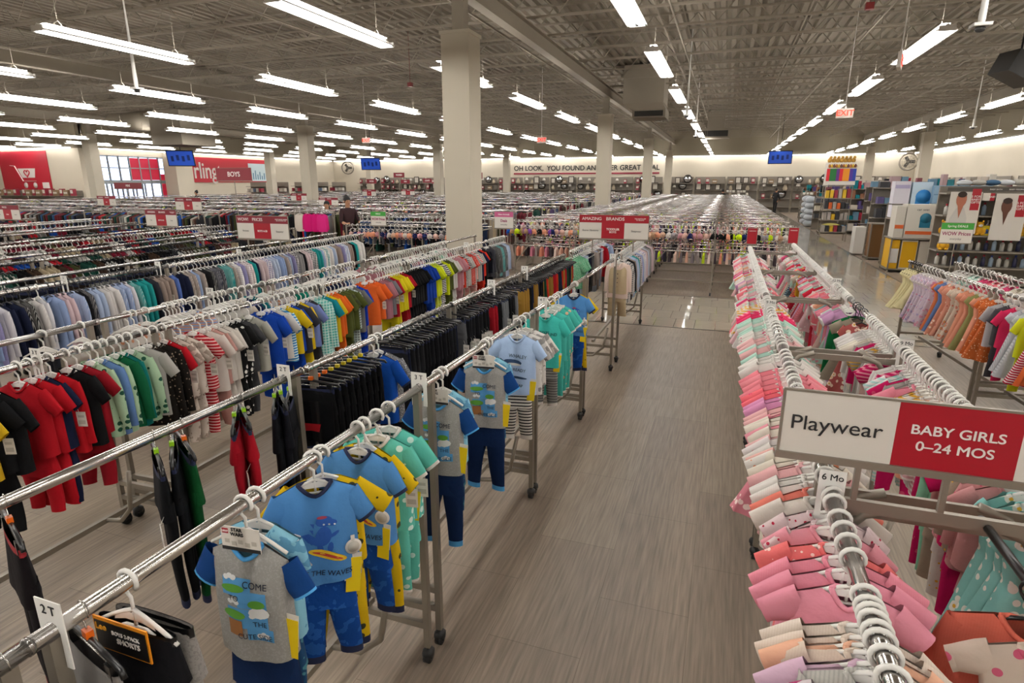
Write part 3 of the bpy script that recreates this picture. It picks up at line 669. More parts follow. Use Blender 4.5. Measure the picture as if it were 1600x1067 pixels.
def grey_set(y, yaw, label, tag_=True):
    t = thing('pajama_set', label, 'pajama set', RA1.at(y), radians(yaw), 'grey raglan pajama sets with blue print')
    f = MB(); fr = tee(f, .116, .34, .0, 50, .03, 1.06, int(y*90), sleeves=False, trim=1, neck=.05, z0=-.112, ripple=.005)
    sh = f.build('shirt', [cloth('flecked', '#a5a39f'), TRIMB], t); sh.color = (*hx(GREY), 1)
    g = MB()
    for sx in (-1, 1):
        rs = []
        for k in range(4):
            tt = k/3; a = radians(56); p = Vector((sx*(.098+.095*tt*cos(a)), .004, -.165-.095*tt*sin(a))); q = Vector((sx*sin(a), 0, cos(a)))
            rw = .05-.01*tt; rs.append([p+q*rw*cos(2*pi*i/14)+Vector((0, .018, 0))*sin(2*pi*i/14) for i in range(14)])
        g = MB(); g.loft(rs, 0); g.loft([[p*1 for p in rs[-1]], [Vector(p)+Vector((sx*.004, 0, -.006)) for p in rs[-1]]], 1); s2 = g.build('sleeve', [cloth('plain'), TRIMB], t); s2.color = (*hx('#123a72'), 1)

    PS[0] = .88
    # printed picture: sky blue blocks, white clouds and plain round green badges with slogan
    p = MB()
    decal(p, fr, -.068, .018, -.262, -.205, 0); decal(p, fr, -.022, .062, -.300, -.245, 0); decal(p, fr, -.058, .062, -.372, -.302, 0); decal(p, fr, .0, .075, -.412, -.37, 0)
    for cx, cz in ((-.045, -.205), (.045, -.395), (-.035, -.282), (.03, -.325)):
        for dx in (-.011, 0, .011): poly(p, fr, ell(cx+dx, cz+.005*(dx == 0), .009, .009, 8), 1, .0032)
    p.build('print', [mat('print_blue', '#4d8fc2', .8), mat('print_white', '#d8d8d6', .8)], sh)
    p = MB()
    poly(p, fr, ell(-.035, -.238, .036, .013), 0, .0042); poly(p, fr, ell(.035, -.282, .024, .015), 0, .0042); poly(p, fr, ell(-.035, -.325, .036, .017), 0, .0042)
    decal(p, fr, -.058, -.012, -.40, -.345, 1, .004, 4, 4); poly(p, fr, ell(.04, -.312, .03, .02), 2, .0036)
    p.build('print', [mat('print_green', '#4e8a2a', .8), mat('print_brown', '#8a5a2c', .8), mat('print_white', '#d8d8d6', .8)], sh)
    words(fr, [('COME', .026, .032, -.222, 1, 0), ('TO', .022, -.03, -.268, 1, 0), ('THE', .022, .04, -.352, 1, 0), ('CUTE SIDE', .022, .022, -.398, .95, 0)], mat('print_dark', '#20283c', .8), sh, .0056)
    f = MB(); pants(f, .1, .4, z0=-.40, seed=int(y*77), cuffL=.028, yo=.006, waist=None, taper=.66, spread=.7)
    pn = f.build('trousers', [cloth('plain'), TRIMB], t); pn.color = (*hx(NAVY), 1)
    PS[0] = 1.
    obj('hanger', hanger_mesh('white'), t)
    f = MB(); f.box((0, -.026, -.088), (.115, .003, .07)); f.box((0, -.0282, -.117), (.115, .001, .01), 1)
    f.box((-.043, -.0282, -.066), (.018, .001, .014), 2)
    for i in range(5): f.box((-.04+.02*i, -.0282, -.095-.006*(i % 2)), (.014, .0008, .012), 3)
    hc = f.build('header_card', [CARD, INK, RED, mat('tag_print', '#b9b2a6')], t)
    lettering('LEGO', .007, LETW, hc, (-.043, -.0292, -.066), .0002); lettering('STAR\nWARS', .014, INK, hc, (-.008, -.0292, -.067), .0004)
    if tag_: price_tag(t, .118, -.02, -.30)
    # second set hanging directly behind: only its printed sleeve and side show
    g = MB(); tee(g, .112, .34, .09, 64, .024, 1.02, int(y*33), trim=None); b2 = thing('pajama_set', 'blue leafy pajama set half hidden '+{1: 'behind the nearest grey set', 2: 'behind the middle grey set', 3: 'behind the farthest grey set'}[round(y)], 'pajama set', RA1.at(y+.045), radians(yaw+3))
    s3 = g.build('shirt', [cloth('camouflage', '#2f6f9c')], b2); s3.color = (*hx('#7fb5c9'), 1); obj('hanger', hanger_mesh('white'), b2)
    g = MB(); pants(g, .09, .26, z0=-.42, seed=int(y), cuffL=.0, waist=None); s4 = g.build('trousers', [cloth('camouflage', '#4f8a8f'), TRIMB], b2); s4.color = (*hx('#1d3f60'), 1)
    return t
grey_set(1.06, 6, 'grey raglan pajama set with navy sleeves, the nearest of three alike')
grey_set(2.19, 2, 'grey raglan pajama set beside the 3 T card, middle of three alike')
grey_set(2.73, 8, 'grey raglan pajama set with yellow tag, farthest of three alike')
def dino_set(y, yaw, label, leg='#123f86', legpat='camouflage', yellow_side=True):
    t = thing('pajama_set', label, 'pajama set', RA1.at(y), radians(yaw), 'light blue surfing dinosaur pajama sets')
    f = MB(); fr = tee(f, .122, .34, .1, 50, .032, 1.08, int(y*50), neck=.05, ripple=.006)
    sh = f.build('shirt', [cloth('plain'), TRIMN], t); sh.color = (*hx('#4a7fb5'), 1)
    p = MB(); bl = 0
    R = lambda pts: [(x*1.15, -.26+(z+.26)*1.1) for x, z in pts]
    poly(p, fr, ell(.012, -.245, .024, .034, 14, -.3), 0)                               # belly
    poly(p, fr, ell(.018, -.196, .026, .017, 12, .1), 0, .0034); poly(p, fr, ell(.038, -.2, .018, .011, 10), 0, .0036)      # head and snout
    poly(p, fr, [(-.006, -.25), (-.03, -.225), (-.052, -.228), (-.035, -.255), (-.008, -.275)], 0, .0032)   # tail
    poly(p, fr, ell(.0, -.285, .009, .02, 8, .2), 0); poly(p, fr, ell(.03, -.285, .009, .02, 8, -.2), 0); poly(p, fr, ell(.045, -.24, .018, .006, 8, .6), 0)
    for i in range(4): poly(p, fr, [(-.012-.004*i, -.2-.018*i), (-.024-.004*i, -.196-.018*i), (-.014-.003*i, -.214-.018*i)], 0)
    poly(p, fr, ell(.02, -.31, .062, .014, 16, -.42), 1, .004); poly(p, fr, ell(.02, -.311, .05, .005, 14, -.42), 2, .0046)    # surfboard
    for dx in (-.004, .012, .028): poly(p, fr, ell(.02+dx, -.205-.001*dx, .0035, .003, 6), 3, .0052)
    poly(p, fr, ell(.012, -.183, .016, .005, 8), 4, .005)
    p.build('print', [mat('dino_blue', '#1c4f9c', .8), mat('board_yellow', '#d8b11f', .8), mat('board_red', '#b23a2c', .8), mat('print_white', '#d8d8d6', .8), mat('dino_red', '#a0384a', .8)], sh)
    g = MB(); g.tube([(x, fr(x, z)-.004, z) for x, z in ((-.095, -.235), (-.07, -.222), (-.055, -.228), (-.06, -.26), (-.05, -.3), (-.03, -.335))], .003, 5)
    g.build('print', mat('print_white', '#d8d8d6', .8), sh)
    words(fr, [('RIDE THE WAVES', .026, .0, -.372, .9, -8)], mat('print_dark', '#20283c', .8), sh, .004)
    f = MB(); pants(f, .092, .3, z0=-.4, seed=int(y*31), cuffL=.026, yo=.002, waist=None, taper=.75)
    pn = f.build('trousers', [cloth(legpat, '#2a5fa8'), TRIMN], t); pn.color = (*hx(leg), 1)
    obj('hanger', hanger_mesh('white'), t)
    round_tag(t, .098, -.04, -.30); price_tag(t, .098, -.03, -.33)
    b2 = thing('pajama_set', 'yellow printed pajama bottoms half hidden behind the '+label, 'pajama set', RA1.at(y+.04), radians(yaw-4))
    f = MB(); pants(f, .1, .34, z0=-.37, seed=int(y*13), cuffL=.028, yo=.012, waist=None, spread=.8)
    q = f.build('trousers', [cloth('sprigged', '#3a3a22'), TRIMN], b2); q.color = (*hx('#c9a713'), 1)
    f = MB(); tee(f, .12, .3, .13, 40, .02, 1.0, int(y*9), trim=None); q = f.build('shirt', [cloth('sprigged', '#3a3a22')], b2); q.color = (*hx('#c9a713'), 1)
    obj('hanger', hanger_mesh('white'), b2)
    b2['label'] = {1.34: 'yellow printed pajamas peeking out behind the nearest light blue dinosaur set', 1.58: 'yellow printed pajamas peeking out behind the second light blue dinosaur set', 4.68: 'yellow printed pajamas behind the farthest light blue dinosaur set'}[y]
dino_set(1.34, 38, 'light blue surfing dinosaur pajama set, nearest of the three alike')
dino_set(1.58, 2, 'light blue surfing dinosaur pajama set just behind the nearest one')
dino_set(4.68, 6, 'light blue surfing dinosaur pajama set farthest along the rail')
def printed_tee_set(y, yaw, label, col, lines, second, legs, legcol, nm='pajama_set', shape=None):
    t = thing(nm, label, 'pajama set', RA1.at(y), radians(yaw))
    f = MB(); fr = tee(f, .122, .37, .1, 50, .03, 1.08, int(y*50), neck=.05, ripple=.006, trim=0)
    sh = f.build('shirt', [cloth('plain'), TRIMW], t); sh.color = (*hx(col), 1)
    if shape:
        p = MB(); poly(p, fr, ell(-.02, -.235, .055, .018, 14, -.12), 0); poly(p, fr, ell(-.01, -.247, .04, .008, 12, -.12), 1, .004); poly(p, fr, [(-.07, -.23), (-.1, -.215), (-.095, -.235)], 0)
        poly(p, fr, ell(.0, -.33, .07, .008, 12, -.1), 0) if shape == 'whale' else None
        p.build('print', [mat('shape_'+shape, {'whale': '#1d3a5c', 'rhino': '#7a6a60'}[shape], .8), mat('print_white', '#d8d8d6', .8)], sh)
    words(fr, lines, mat('print_dark', '#20283c', .8), sh)
    f = MB(); pants(f, .088, .33, z0=-.4, seed=int(y*31), cuffL=.02, waist=None, taper=.8, spread=.4)
    pn = f.build('trousers', [cloth(legs, second), TRIMW], t); pn.color = (*hx(legcol), 1); obj('hanger', hanger_mesh('white'), t); price_tag(t, .1, -.03, -.34)
    return t
hang(RA1, 3.34, 'toddler_tee', 'white and black', '#ddd9d2', 'camouflage', second='#1b1b1e', yaw=8, label='white tee with black prints behind the pale blue whale tee')
hang(RA1, 3.42, 'toddler_tee', 'white and black', '#ddd9d2', 'camouflage', second='#1b1b1e', yaw=12, label='white tee with black prints, farther of two behind the whale tee')
printed_tee_set(3.25, 10, 'pale blue whale slogan tee with striped leggings', '#a5bddd', [('WHALEY', .03, .01, -.2, .9, -6), ('READY', .028, .02, -.285, .9, -6), ('TO NAP', .026, .0, -.38, .9, -6)], '#2a2a2c', 'striped', '#d8d4cc', shape='whale')
printed_tee_set(3.86, 6, 'aqua slogan tee pajama set in front of the other aqua tees', '#3fb5a8', [('SNOOZE', .03, -.02, -.2, .9, 0), ('AROUND', .03, .03, -.21, .9, 0), ('HERE', .03, .0, -.32, .9, 0)], '#5a5a5a', 'striped', '#8a8a86', shape='rhino')
for i, y in enumerate((4.0, 4.12, 4.2)): hang(RA1, y, 'toddler_set', 'aqua', '#49b8aa', 'sprigged' if i else 'plain', i, TRIMW, '#d8a88a', yaw=8, tagc=False)
for i, y in enumerate((1.7, 1.78)): hang(RA1, y, 'toddler_set', 'aqua', '#63c2b0', 'sprigged', i, TRIMW, '#cfe6dc', yaw=10, tagc=True, label='aqua printed pajama set, %s of two behind the dinosaur tees' % ('nearer', 'farther')[i])
price_tag(GAR[-1][0], .1, -.03, -.3)
# suits at the far end of the aisle rail
def vest_set(rail, y, yaw, label, shirt, vest, long=True, btn='#4a3a2c', pantc=None):
    t = thing('shirt_and_vest_set', label, 'suit set', rail.at(y), rail.th+radians(yaw))
    f = MB(); tee(f, .128, .42, .3, 68, .026, 1.0, int(y*9), long=True, trim=None)
    for sx in (-1, 1): f.add([(sx*.003, -.036, -.15), (sx*.045, -.03, -.12), (sx*.046, -.008, -.088), (sx*.012, -.02, -.096)], [(0, 1, 2, 3)], 0)
    s = f.build('shirt', [cloth('plain')], t); s.color = (*hx(shirt), 1)
    f = MB(); tee(f, .117, .34, 0, 50, .038, 1.02, int(y*7), sleeves=False, trim=None, neck=.062, z0=-.104)
    v = f.build('vest', [cloth('plain')], t); v.color = (*hx(vest), 1)
    f = MB()
    for i in range(5): f.ball((0, -.052, -.21-.05*i), (.007, .004, .007), 8)
    f.build('button', mat('button_'+btn, btn, .4), v)
    f = MB(); pants(f, .1, .3, z0=-.42, seed=int(y*5), waist=None, cuff=None, spread=.2, taper=.9); p = f.build('trousers', [cloth('plain')], t); p.color = (*hx(pantc or vest), 1)
    obj('hanger', hanger_mesh('white'), t); return t
vest_set(RA1, 6.86, 4, 'beige vest suit with blush shirt at the end of the pajama rail', '#d9c3b6', '#b3a080')
SH = [('pale blue', '#a9b8d2'), ('lavender', '#8f8bb4'), ('off-white', '#cfcac6'), ('charcoal', '#2a2a33'), ('navy', '#161c33'), ('grey', '#8f8d8c'), ('teal', '#1f8e8c'), ('powder blue', '#8fa3c9'), ('taupe', '#94847a'), ('pale pink', '#cbb3b6'), ('black', '#141417')]
seqfill(RA1, 7.0, 9.15, .075, ['dress_shirt'], SH, ['plain', 'plain', 'upright', 'checked'], hanger='white_far', run=2)
# ================================================================== inner rail: trousers and shorts on clip hangers
DK = [('black', '#0e0e10'), ('black', '#121216'), ('dark navy', '#12182a'), ('charcoal', '#1d1d20')]
hang(RA1, .42, 'shorts', 'light grey', '#8e8a85', 'ribbed', second='#6f6b67', hanger='clip_lime', yaw=-8, label='light grey knit shorts in the bottom left corner')
hang(RA1, .50, 'shorts', 'grey', '#77736f', 'ribbed', second='#5b5855', hanger='clip_lime', yaw=-4, label='grey knit shorts just behind the light grey pair')
hang(RA1, .64, 'shorts', 'grey', '#85817d', 'ribbed', second='#5b5855', hanger='clip_orange', yaw=-14, label='grey knit shorts behind the 2 T size card')
lee = thing('shorts_pack', 'black and grey two-pack of shorts with black and orange card', 'shorts', RA1.at(.735), radians(0))
f = MB(); pants(f, .11, .28, z0=-.11, seed=5, D=.025, cuffL=.01, taper=.98); q = f.build('shorts', [cloth('plain'), BLACKP], lee); q.color = (*hx('#101014'), 1)
f = MB(); pants(f, .112, .3, z0=-.12, seed=6, D=.02, cuffL=.01, taper=.98, yo=.04); q = f.build('shorts', [cloth('flecked', '#5d5a57'), BLACKP], lee); q.color = (*hx('#8a8682'), 1); tag(q, 'grey knit pair')
obj('hanger', hanger_mesh('white'), lee)
f = MB(); f.box((0, -.034, -.118), (.155, .003, .08)); f.box((0, -.0362, -.12), (.146, .0015, .068), 1); cdh = f.build('header_card', [mat('card_orange', '#e08a12', .5), BLACKP], lee)
lettering('Lee', .022, mat('gold_ink', '#d8951c', .5), cdh, (-.055, -.0376, -.1), .0006); lettering('BOYS 2-PACK', .013, LETW, cdh, (.015, -.0376, -.107), .0003); lettering('SHORTS', .018, LETW, cdh, (.02, -.0376, -.125), .0005)
hang(RA2, .86, 'jogger_pants', 'black and red', '#140f12', 'plain', 0, mat('red_rib', '#8e1a22', .9), hanger='clip_orange', yaw=-22, label='black track pants with red trim at the far left')
for i, (y, cn, cc, hg, yw) in enumerate(((1.30, 'black', '#0d0e11', 'clip_lime', -34), (1.36, 'black', '#101216', 'clip_lime', -42), (1.41, 'dark green', '#0b4a24', 'clip_orange', -30), (1.64, 'red', '#9c1020', 'clip_lime', -50), (1.69, 'red', '#a51222', 'clip_lime', -38), (1.86, 'black', '#0e0f14', 'clip_lime', -52), (1.90, 'black', '#14151c', 'clip_lime', -40), (1.95, 'black', '#0e0f14', 'clip_lime', -56))):
    hang(RA2, y, 'jogger_pants' if cn != 'red' else 'shorts', cn, cc, 'plain', i % 4, TRIMN, hanger=hg, yaw=yw, tagc=i in (0, 4))
for i in range(9):
    y = 2.1+.05*i; o = hang(RA2, y, 'shorts', 'black', '#0b0b0d', 'plain', i % 3, TRIMN, hanger='clip_orange' if i < 3 else 'clip_yellow', yaw=8, tagc=False)
    f = MB(); f.box((0, -.033, -.25), (.23, .0015, .2)); f.build('plastic_sleeve', mat('glossy_sleeve', '#141416', .12), o)
    if i == 0:
        f = MB(); f.add([(-.05, -.036, -.26), (.05, -.036, -.26), (.04, -.036, -.3), (0, -.036, -.295), (-.04, -.036, -.3)], [(4, 3, 2, 1, 0)]); f.box((-.07, -.036, -.19), (.026, .002, .06)); f.build('label_patch', mat('patch_red', '#a5141e', .5), o)
hang(RA2, 2.62, 'toddler_tee', 'cobalt', '#1148a0', 'plain', 1, TRIMN, yaw=6, label='cobalt blue tee on white hangers on the inner rail'); hang(RA2, 2.67, 'toddler_tee', 'grey', '#6f6f70', 'flecked', 2, TRIMN, yaw=6)
seqfill(RA2, 2.8, 3.5, .045, ['trousers', 'jogger_pants'], DK, ['plain'], hanger='clip_plain', run=3, trims=(TRIMN,))
seqfill(RA2, 3.6, 4.05, .055, ['trousers', 'shorts'], DK+[('grey', '#5b5b5e')], ['plain'], hanger='clip_plain', run=2, trims=(TRIMN,))
for i in range(2): hang(RA2, 4.12+.07*i, 'shorts', 'red', '#a01522', 'plain', i, TRIMN, hanger='clip_plain', yaw=4)
seqfill(RA2, 4.3, 4.75, .06, ['shorts'], [('grey', '#77777a'), ('black', '#131315'), ('khaki', '#9b7430')], ['plain'], hanger='clip_plain', run=2, trims=(TRIMN,))
for i in range(3): hang(RA2, 4.85+.07*i, 'shorts', 'khaki', '#a07a33', 'plain', i, TRIMN, hanger='clip_plain', yaw=4)
seqfill(RA2, 5.1, 6.7, .06, ['shorts', 'trousers'], [('red', '#a31622'), ('black', '#111114'), ('khaki', '#957030'), ('dark green', '#123c2a'), ('navy', '#161d33'), ('scarlet', '#c2321f')], ['plain'], hanger='clip_plain', run=2, trims=(TRIMN,))
for i in range(4): hang(RA2, 7.0+.1*i, 'toddler_tee', 'mint green', '#5fae82', 'flecked', i, hanger='white_far')
seqfill(RA2, 7.4, 9.1, .07, ['dress_shirt', 'trousers'], SH+[('red', '#a31622')], ['plain', 'upright'], hanger='white_far', run=2)
# ================================================================== third and fourth rails: toddler tees and bare hangers
def T(y, kind, cn, cc, p='plain', sec='#e8e4de', hg='white', yaw=None, **k): return hang(RB1, y, kind, cn, cc, p, second=sec, hanger=hg, yaw=random.gauss(14, 6) if yaw is None else yaw, **k)
for a in ((1.28, 'toddler_tee', 'grey', '#9a9890', 'flecked', '#77756e'), (1.34, 'toddler_tee', 'pale green', '#a3b37a'), (1.40, 'toddler_tee', 'yellow', '#c9a21c'), (1.47, 'toddler_set', 'black', '#101012'), (1.54, 'toddler_tee', 'black', '#121214'),
          (1.66, 'toddler_set', 'red', '#b01420'), (1.71, 'toddler_set', 'red', '#b01420'), (1.75, 'toddler_set', 'navy', '#141a33'), (1.80, 'long_sleeve_shirt', 'red', '#b5151f'), (1.88, 'toddler_tee', 'black', '#0f0f11'), (1.93, 'toddler_set', 'red and black', '#8f1420'),
          (2.00, 'long_sleeve_shirt', 'pale mint', '#a9c5a3', 'sprigged', '#1f4a38'), (2.04, 'long_sleeve_shirt', 'cornflower', '#5f7fb0'), (2.08, 'long_sleeve_shirt', 'pale mint', '#a9c5a3', 'sprigged', '#1f4a38'), (2.13, 'long_sleeve_shirt', 'bottle green', '#0f5a38'), (2.17, 'long_sleeve_shirt', 'teal', '#0e6a64'),
          (2.22, 'long_sleeve_shirt', 'pale mint', '#a9c5a3', 'sprigged', '#1f4a38'), (2.28, 'toddler_tee', 'light grey', '#a8a49e'), (2.33, 'jacket', 'black', '#17130f', 'dotted', '#7a6a5a'), (2.38, 'jacket', 'black', '#17130f', 'dotted', '#7a6a5a'), (2.44, 'toddler_tee', 'crimson', '#ad1420'),
          (2.50, 'toddler_set', 'cream', '#cfc0b2', 'camouflage', '#5a4438'), (2.56, 'toddler_set', 'cream', '#cfc0b2', 'camouflage', '#5a4438'), (2.65, 'toddler_set', 'crimson', '#b31a2a', 'striped', '#d9a8a4'), (2.71, 'toddler_tee', 'cream', '#cfc4ba'), (2.76, 'toddler_set', 'dusty pink', '#b98a80'),
          (2.81, 'toddler_set', 'cream', '#cdc4ba'), (2.86, 'toddler_set', 'cream', '#cdc4ba'), (2.92, 'toddler_set', 'black', '#141414', 'sprigged', '#d8d4cc'), (2.96, 'toddler_set', 'black', '#141414', 'sprigged', '#d8d4cc'), (3.02, 'toddler_set', 'charcoal', '#3d3d3f')):
    T(*a)
o = T(3.13, 'toddler_tee', 'pale grey', '#a9a79b', 'flecked', '#96948a', yaw=4, tagc=True, label='pale grey tee with a dark green print facing forward')
f = MB(); fr = tee(MB(), .13, .38, .1, 50, .03, 1.04, 1); poly(f, fr, [(-.02, -.2), (0, -.19), (.02, -.2), (.06, -.205), (.03, -.225), (.04, -.29), (.02, -.33), (-.035, -.33), (-.045, -.28), (-.02, -.235), (-.05, -.2)], 0, .006); f.build('print', mat('print_dark_green', '#3f4636', .8), o)  # chest print in its own dark green ink
BR = [('cobalt', '#123fa0'), ('sky blue', '#3f8cc8'), ('yellow', '#d8b81c'), ('white', '#cfcbc4'), ('navy', '#141c3c'), ('grey', '#77767a'), ('teal', '#15838a'), ('aqua', '#5ab8a8'), ('orange', '#dd6420'), ('olive', '#4d5426'), ('periwinkle', '#6f7fb5')]
y = 3.25
for cn, cc, kd, p in (('cobalt', '#123fa0', 'toddler_tee', 'plain'), ('cobalt', '#123fa0', 'toddler_set', 'plain'), ('white', '#cfcbc4', 'toddler_tee', 'plain'), ('sky blue', '#3f8cc8', 'toddler_tee', 'striped'), ('yellow', '#d8b81c', 'toddler_tee', 'plain'), ('cobalt', '#123fa0', 'toddler_set', 'plain'), ('charcoal', '#33333a', 'toddler_tee', 'plain'), ('yellow', '#d8b81c', 'toddler_set', 'plain'), ('periwinkle', '#6f7fb5', 'toddler_tee', 'plain'), ('charcoal', '#3a3a3e', 'toddler_set', 'plain'),
                      ('aqua', '#4fb3a4', 'jacket', 'checked'), ('aqua', '#4fb3a4', 'jacket', 'checked'), ('teal', '#14808a', 'toddler_tee', 'plain'), ('yellow', '#d8b81c', 'toddler_tee', 'plain'), ('orange', '#dd6420', 'toddler_tee', 'plain'), ('orange', '#dd6420', 'toddler_set', 'plain'), ('olive', '#4d5426', 'toddler_tee', 'plain'), ('olive', '#4d5426', 'toddler_set', 'camouflage'), ('olive', '#4d5426', 'toddler_tee', 'plain'), ('grey', '#77767a', 'toddler_set', 'checked'), ('grey', '#6d6c6a', 'polo_shirt', 'plain'), ('cobalt', '#1136a0', 'toddler_set', 'plain')):
    T(y, kd, cn, cc, p, '#2b2b2b' if kd == 'toddler_set' and p == 'camouflage' else '#cfe2dc'); y += .056
T(4.62, 'toddler_tee', 'orange', '#e8672a', yaw=12, tagc=False, label='bright orange tee facing the front, nearer of two'); T(4.72, 'toddler_tee', 'orange', '#e8672a', yaw=10, tagc=True, label='bright orange tee with white tag, farther of two')
seqfill(RB1, 4.85, 5.3, .055, ['toddler_tee', 'toddler_set'], [('dusty rose', '#a8707a'), ('yellow', '#d8c81c'), ('crimson', '#9c1722'), ('grey', '#77757a')], ['plain'], run=2)
seqfill(RB1, 5.3, 5.7, .055, ['toddler_set'], [('black', '#121214'), ('charcoal', '#2f3030')], ['plain'], run=3)
seqfill(RB1, 5.7, 6.0, .06, ['toddler_set', 'toddler_tee'], [('neon yellow', '#c2cf1a'), ('cobalt', '#153b96'), ('white', '#c9c7c0')], ['plain'], run=2)
seqfill(RB1, 6.0, 7.6, .062, ['toddler_tee', 'toddler_set', 'polo_shirt'], [('dusty rose', '#b37a82'), ('navy', '#151c3a'), ('white', '#cfcbc4'), ('olive', '#4d5426'), ('red', '#c8301c'), ('cobalt', '#1136b0'), ('neon yellow', '#c2cf1a'), ('black', '#121214'), ('light grey', '#aaa8a2')], ['plain', 'plain', 'striped', 'flecked'], run=2)
vest_set(RB1, 7.85, 0, 'black vest set with striped shirt at the end of the third rail', '#3a3a40', '#0e111c', pantc='#0c0c10')
seqfill(RB1, 8.0, 8.65, .07, ['dress_shirt'], SH, ['plain', 'upright'], run=2, hanger='white_far')
for g in GAR:
    if g[1] is RB1 and g[3] == 'toddler_tee' and abs(g[2]-1.88) < .01:
        words(lambda x, z: -.046, [('Hurley', .05, 0, -.2, 1, 0)], mat('pale_print', '#9fb8b8', .8), g[0]); g[0]['label'] = 'black tee with pale lettering beside the pale mint tops'
    if g[1] is RB1 and g[4] == 'orange' and g[2] > 4.6:
        p = MB(); [poly(p, lambda x, z: -.047, ell(.035*cos(q), -.22+.035*sin(q), .022, .003, 6, q)) for q in [i*pi/6 for i in range(12)]]; p.build('print', mat('pale_print2', '#e8b89a', .8), g[0])
# bare hangers and sparse clothes on the fourth rail
def bare(y, rail, lab): return tag(obj('clothes_hanger', hanger_mesh('white'), None, rail.at(y), rail.th+random.gauss(.3, .25)), lab, 'hanger', 'bare white hangers on the fourth rail')
for y in (1.55, 2.1, 2.32, 2.62, 2.66, 2.9, 2.93, 2.96, 2.99, 3.02, 3.05, 3.3, 3.34, 3.38, 3.42, 3.85, 4.1, 4.15, 4.45, 4.5, 4.55, 4.6, 4.95, 5.0, 5.05, 5.1, 5.15, 5.6, 5.65, 5.7)+tuple(5.9+.055*i for i in range(30)):
    bare(y, RB2, 'bare white plastic hanger on the fourth rail left of the aisle')
for y, cn, cc, p in ((2.75, 'off-white', '#cfc8c0', 'sprigged'), (3.12, 'powder blue', '#8fa3c9', 'striped'), (3.16, 'white', '#d2cec8', 'plain'), (3.5, 'off-white', '#c9c4bb', 'plain'), (3.55, 'cream', '#d0c5b6', 'plain'), (3.62, 'navy', '#18203f', 'plain'), (3.7, 'teal', '#156a70', 'plain'), (3.95, 'off-white', '#cfc6c4', 'sprigged'), (4.0, 'off-white', '#cfc6c4', 'sprigged'), (4.22, 'emerald', '#127a68', 'plain'), (4.3, 'white', '#d2cec8', 'plain'), (4.7, 'navy', '#18203f', 'plain'), (4.78, 'navy', '#18203f', 'flecked'), (4.86, 'denim blue', '#33507c', 'plain')):
    hang(RB2, y, 'toddler_tee', cn, cc, p, second='#c58a6a', yaw=random.gauss(16, 6))
seqfill(RB2, 5.2, 7.6, .16, ['toddler_tee', 'polo_shirt'], [('white', '#cfcbc4'), ('navy', '#1a2440'), ('mint', '#9cc7b2'), ('dusty rose', '#b37a82'), ('black', '#121214')], ['plain', 'checked'], run=1)
# ================================================================== dress shirts
for y, a, b_, l in ((3.12, '#c9c8cc', '#24262e', 'charcoal vest over a white shirt at the left end'), (4.42, '#4a62a0', '#9a8350', 'tan vest over a blue shirt facing the front')):
    vest_set(RC1, y, -14, l, a, b_)
SHP = SH*2+[('black', '#101014'), ('white', '#cfccd0')]
seqfill(RC1, 2.6, 3.08, .055, ['dress_shirt'], SHP, ['plain', 'upright'], hanger='black', run=2)
seqfill(RC1, 3.2, 4.34, .058, ['dress_shirt'], SHP, ['plain', 'upright', 'plain'], hanger='black', run=2)
seqfill(RC1, 4.5, 8.2, .062, ['dress_shirt'], SHP+[('teal', '#2b9a9c')], ['plain', 'upright', 'plain', 'checked'], hanger='white_far', run=2, hfar='white_far')
seqfill(RC2, 3.0, 8.2, .085, ['trousers', 'jogger_pants', 'dress_shirt'], [('black', '#0c0c0f'), ('charcoal', '#26262a'), ('dark brown', '#2c2019'), ('navy', '#11162a'), ('pale grey', '#8f8d88')], ['plain'], hanger='clip_plain', run=4, trims=(TRIMN,))
DARK = [('black', '#0c0c0f'), ('charcoal', '#26262a'), ('navy', '#11162a'), ('dark brown', '#3a2a20'), ('dark green', '#123a30'), ('maroon', '#5a1620'), ('olive', '#3b3f22')]
MIX = DARK+[('red', '#a31622'), ('white', '#c9c5be'), ('royal blue', '#1c4a9a'), ('grey', '#7d7b78'), ('burgundy', '#6d1428'), ('beige', '#a8987c')]
seqfill(RD1, 3.9, 8.9, .065, ['trousers', 'long_sleeve_shirt'], DARK+[('beige', '#a8987c')], ['plain', 'plain', 'camouflage'], hanger='black', run=3)
seqfill(RD2, 4.0, 8.9, .08, ['toddler_tee', 'long_sleeve_shirt'], MIX, ['plain'], hanger='black', run=2)
seqfill(RE1, 4.9, 9.1, .075, ['toddler_tee', 'long_sleeve_shirt'], MIX+[('white', '#c9c5be')]*3, ['plain'], hanger='white_far', run=2)
seqfill(RE2, 5.2, 9.1, .09, ['toddler_tee', 'long_sleeve_shirt'], MIX, ['plain'], hanger='black', run=2)
seqfill(RF1, 6.2, 9.2, .08, ['long_sleeve_shirt', 'toddler_tee'], MIX, ['plain'], hanger='black', run=2)
seqfill(RG1, 7.3, 9.6, .1, ['long_sleeve_shirt', 'toddler_tee'], MIX, ['plain'], hanger='white_far', run=2)
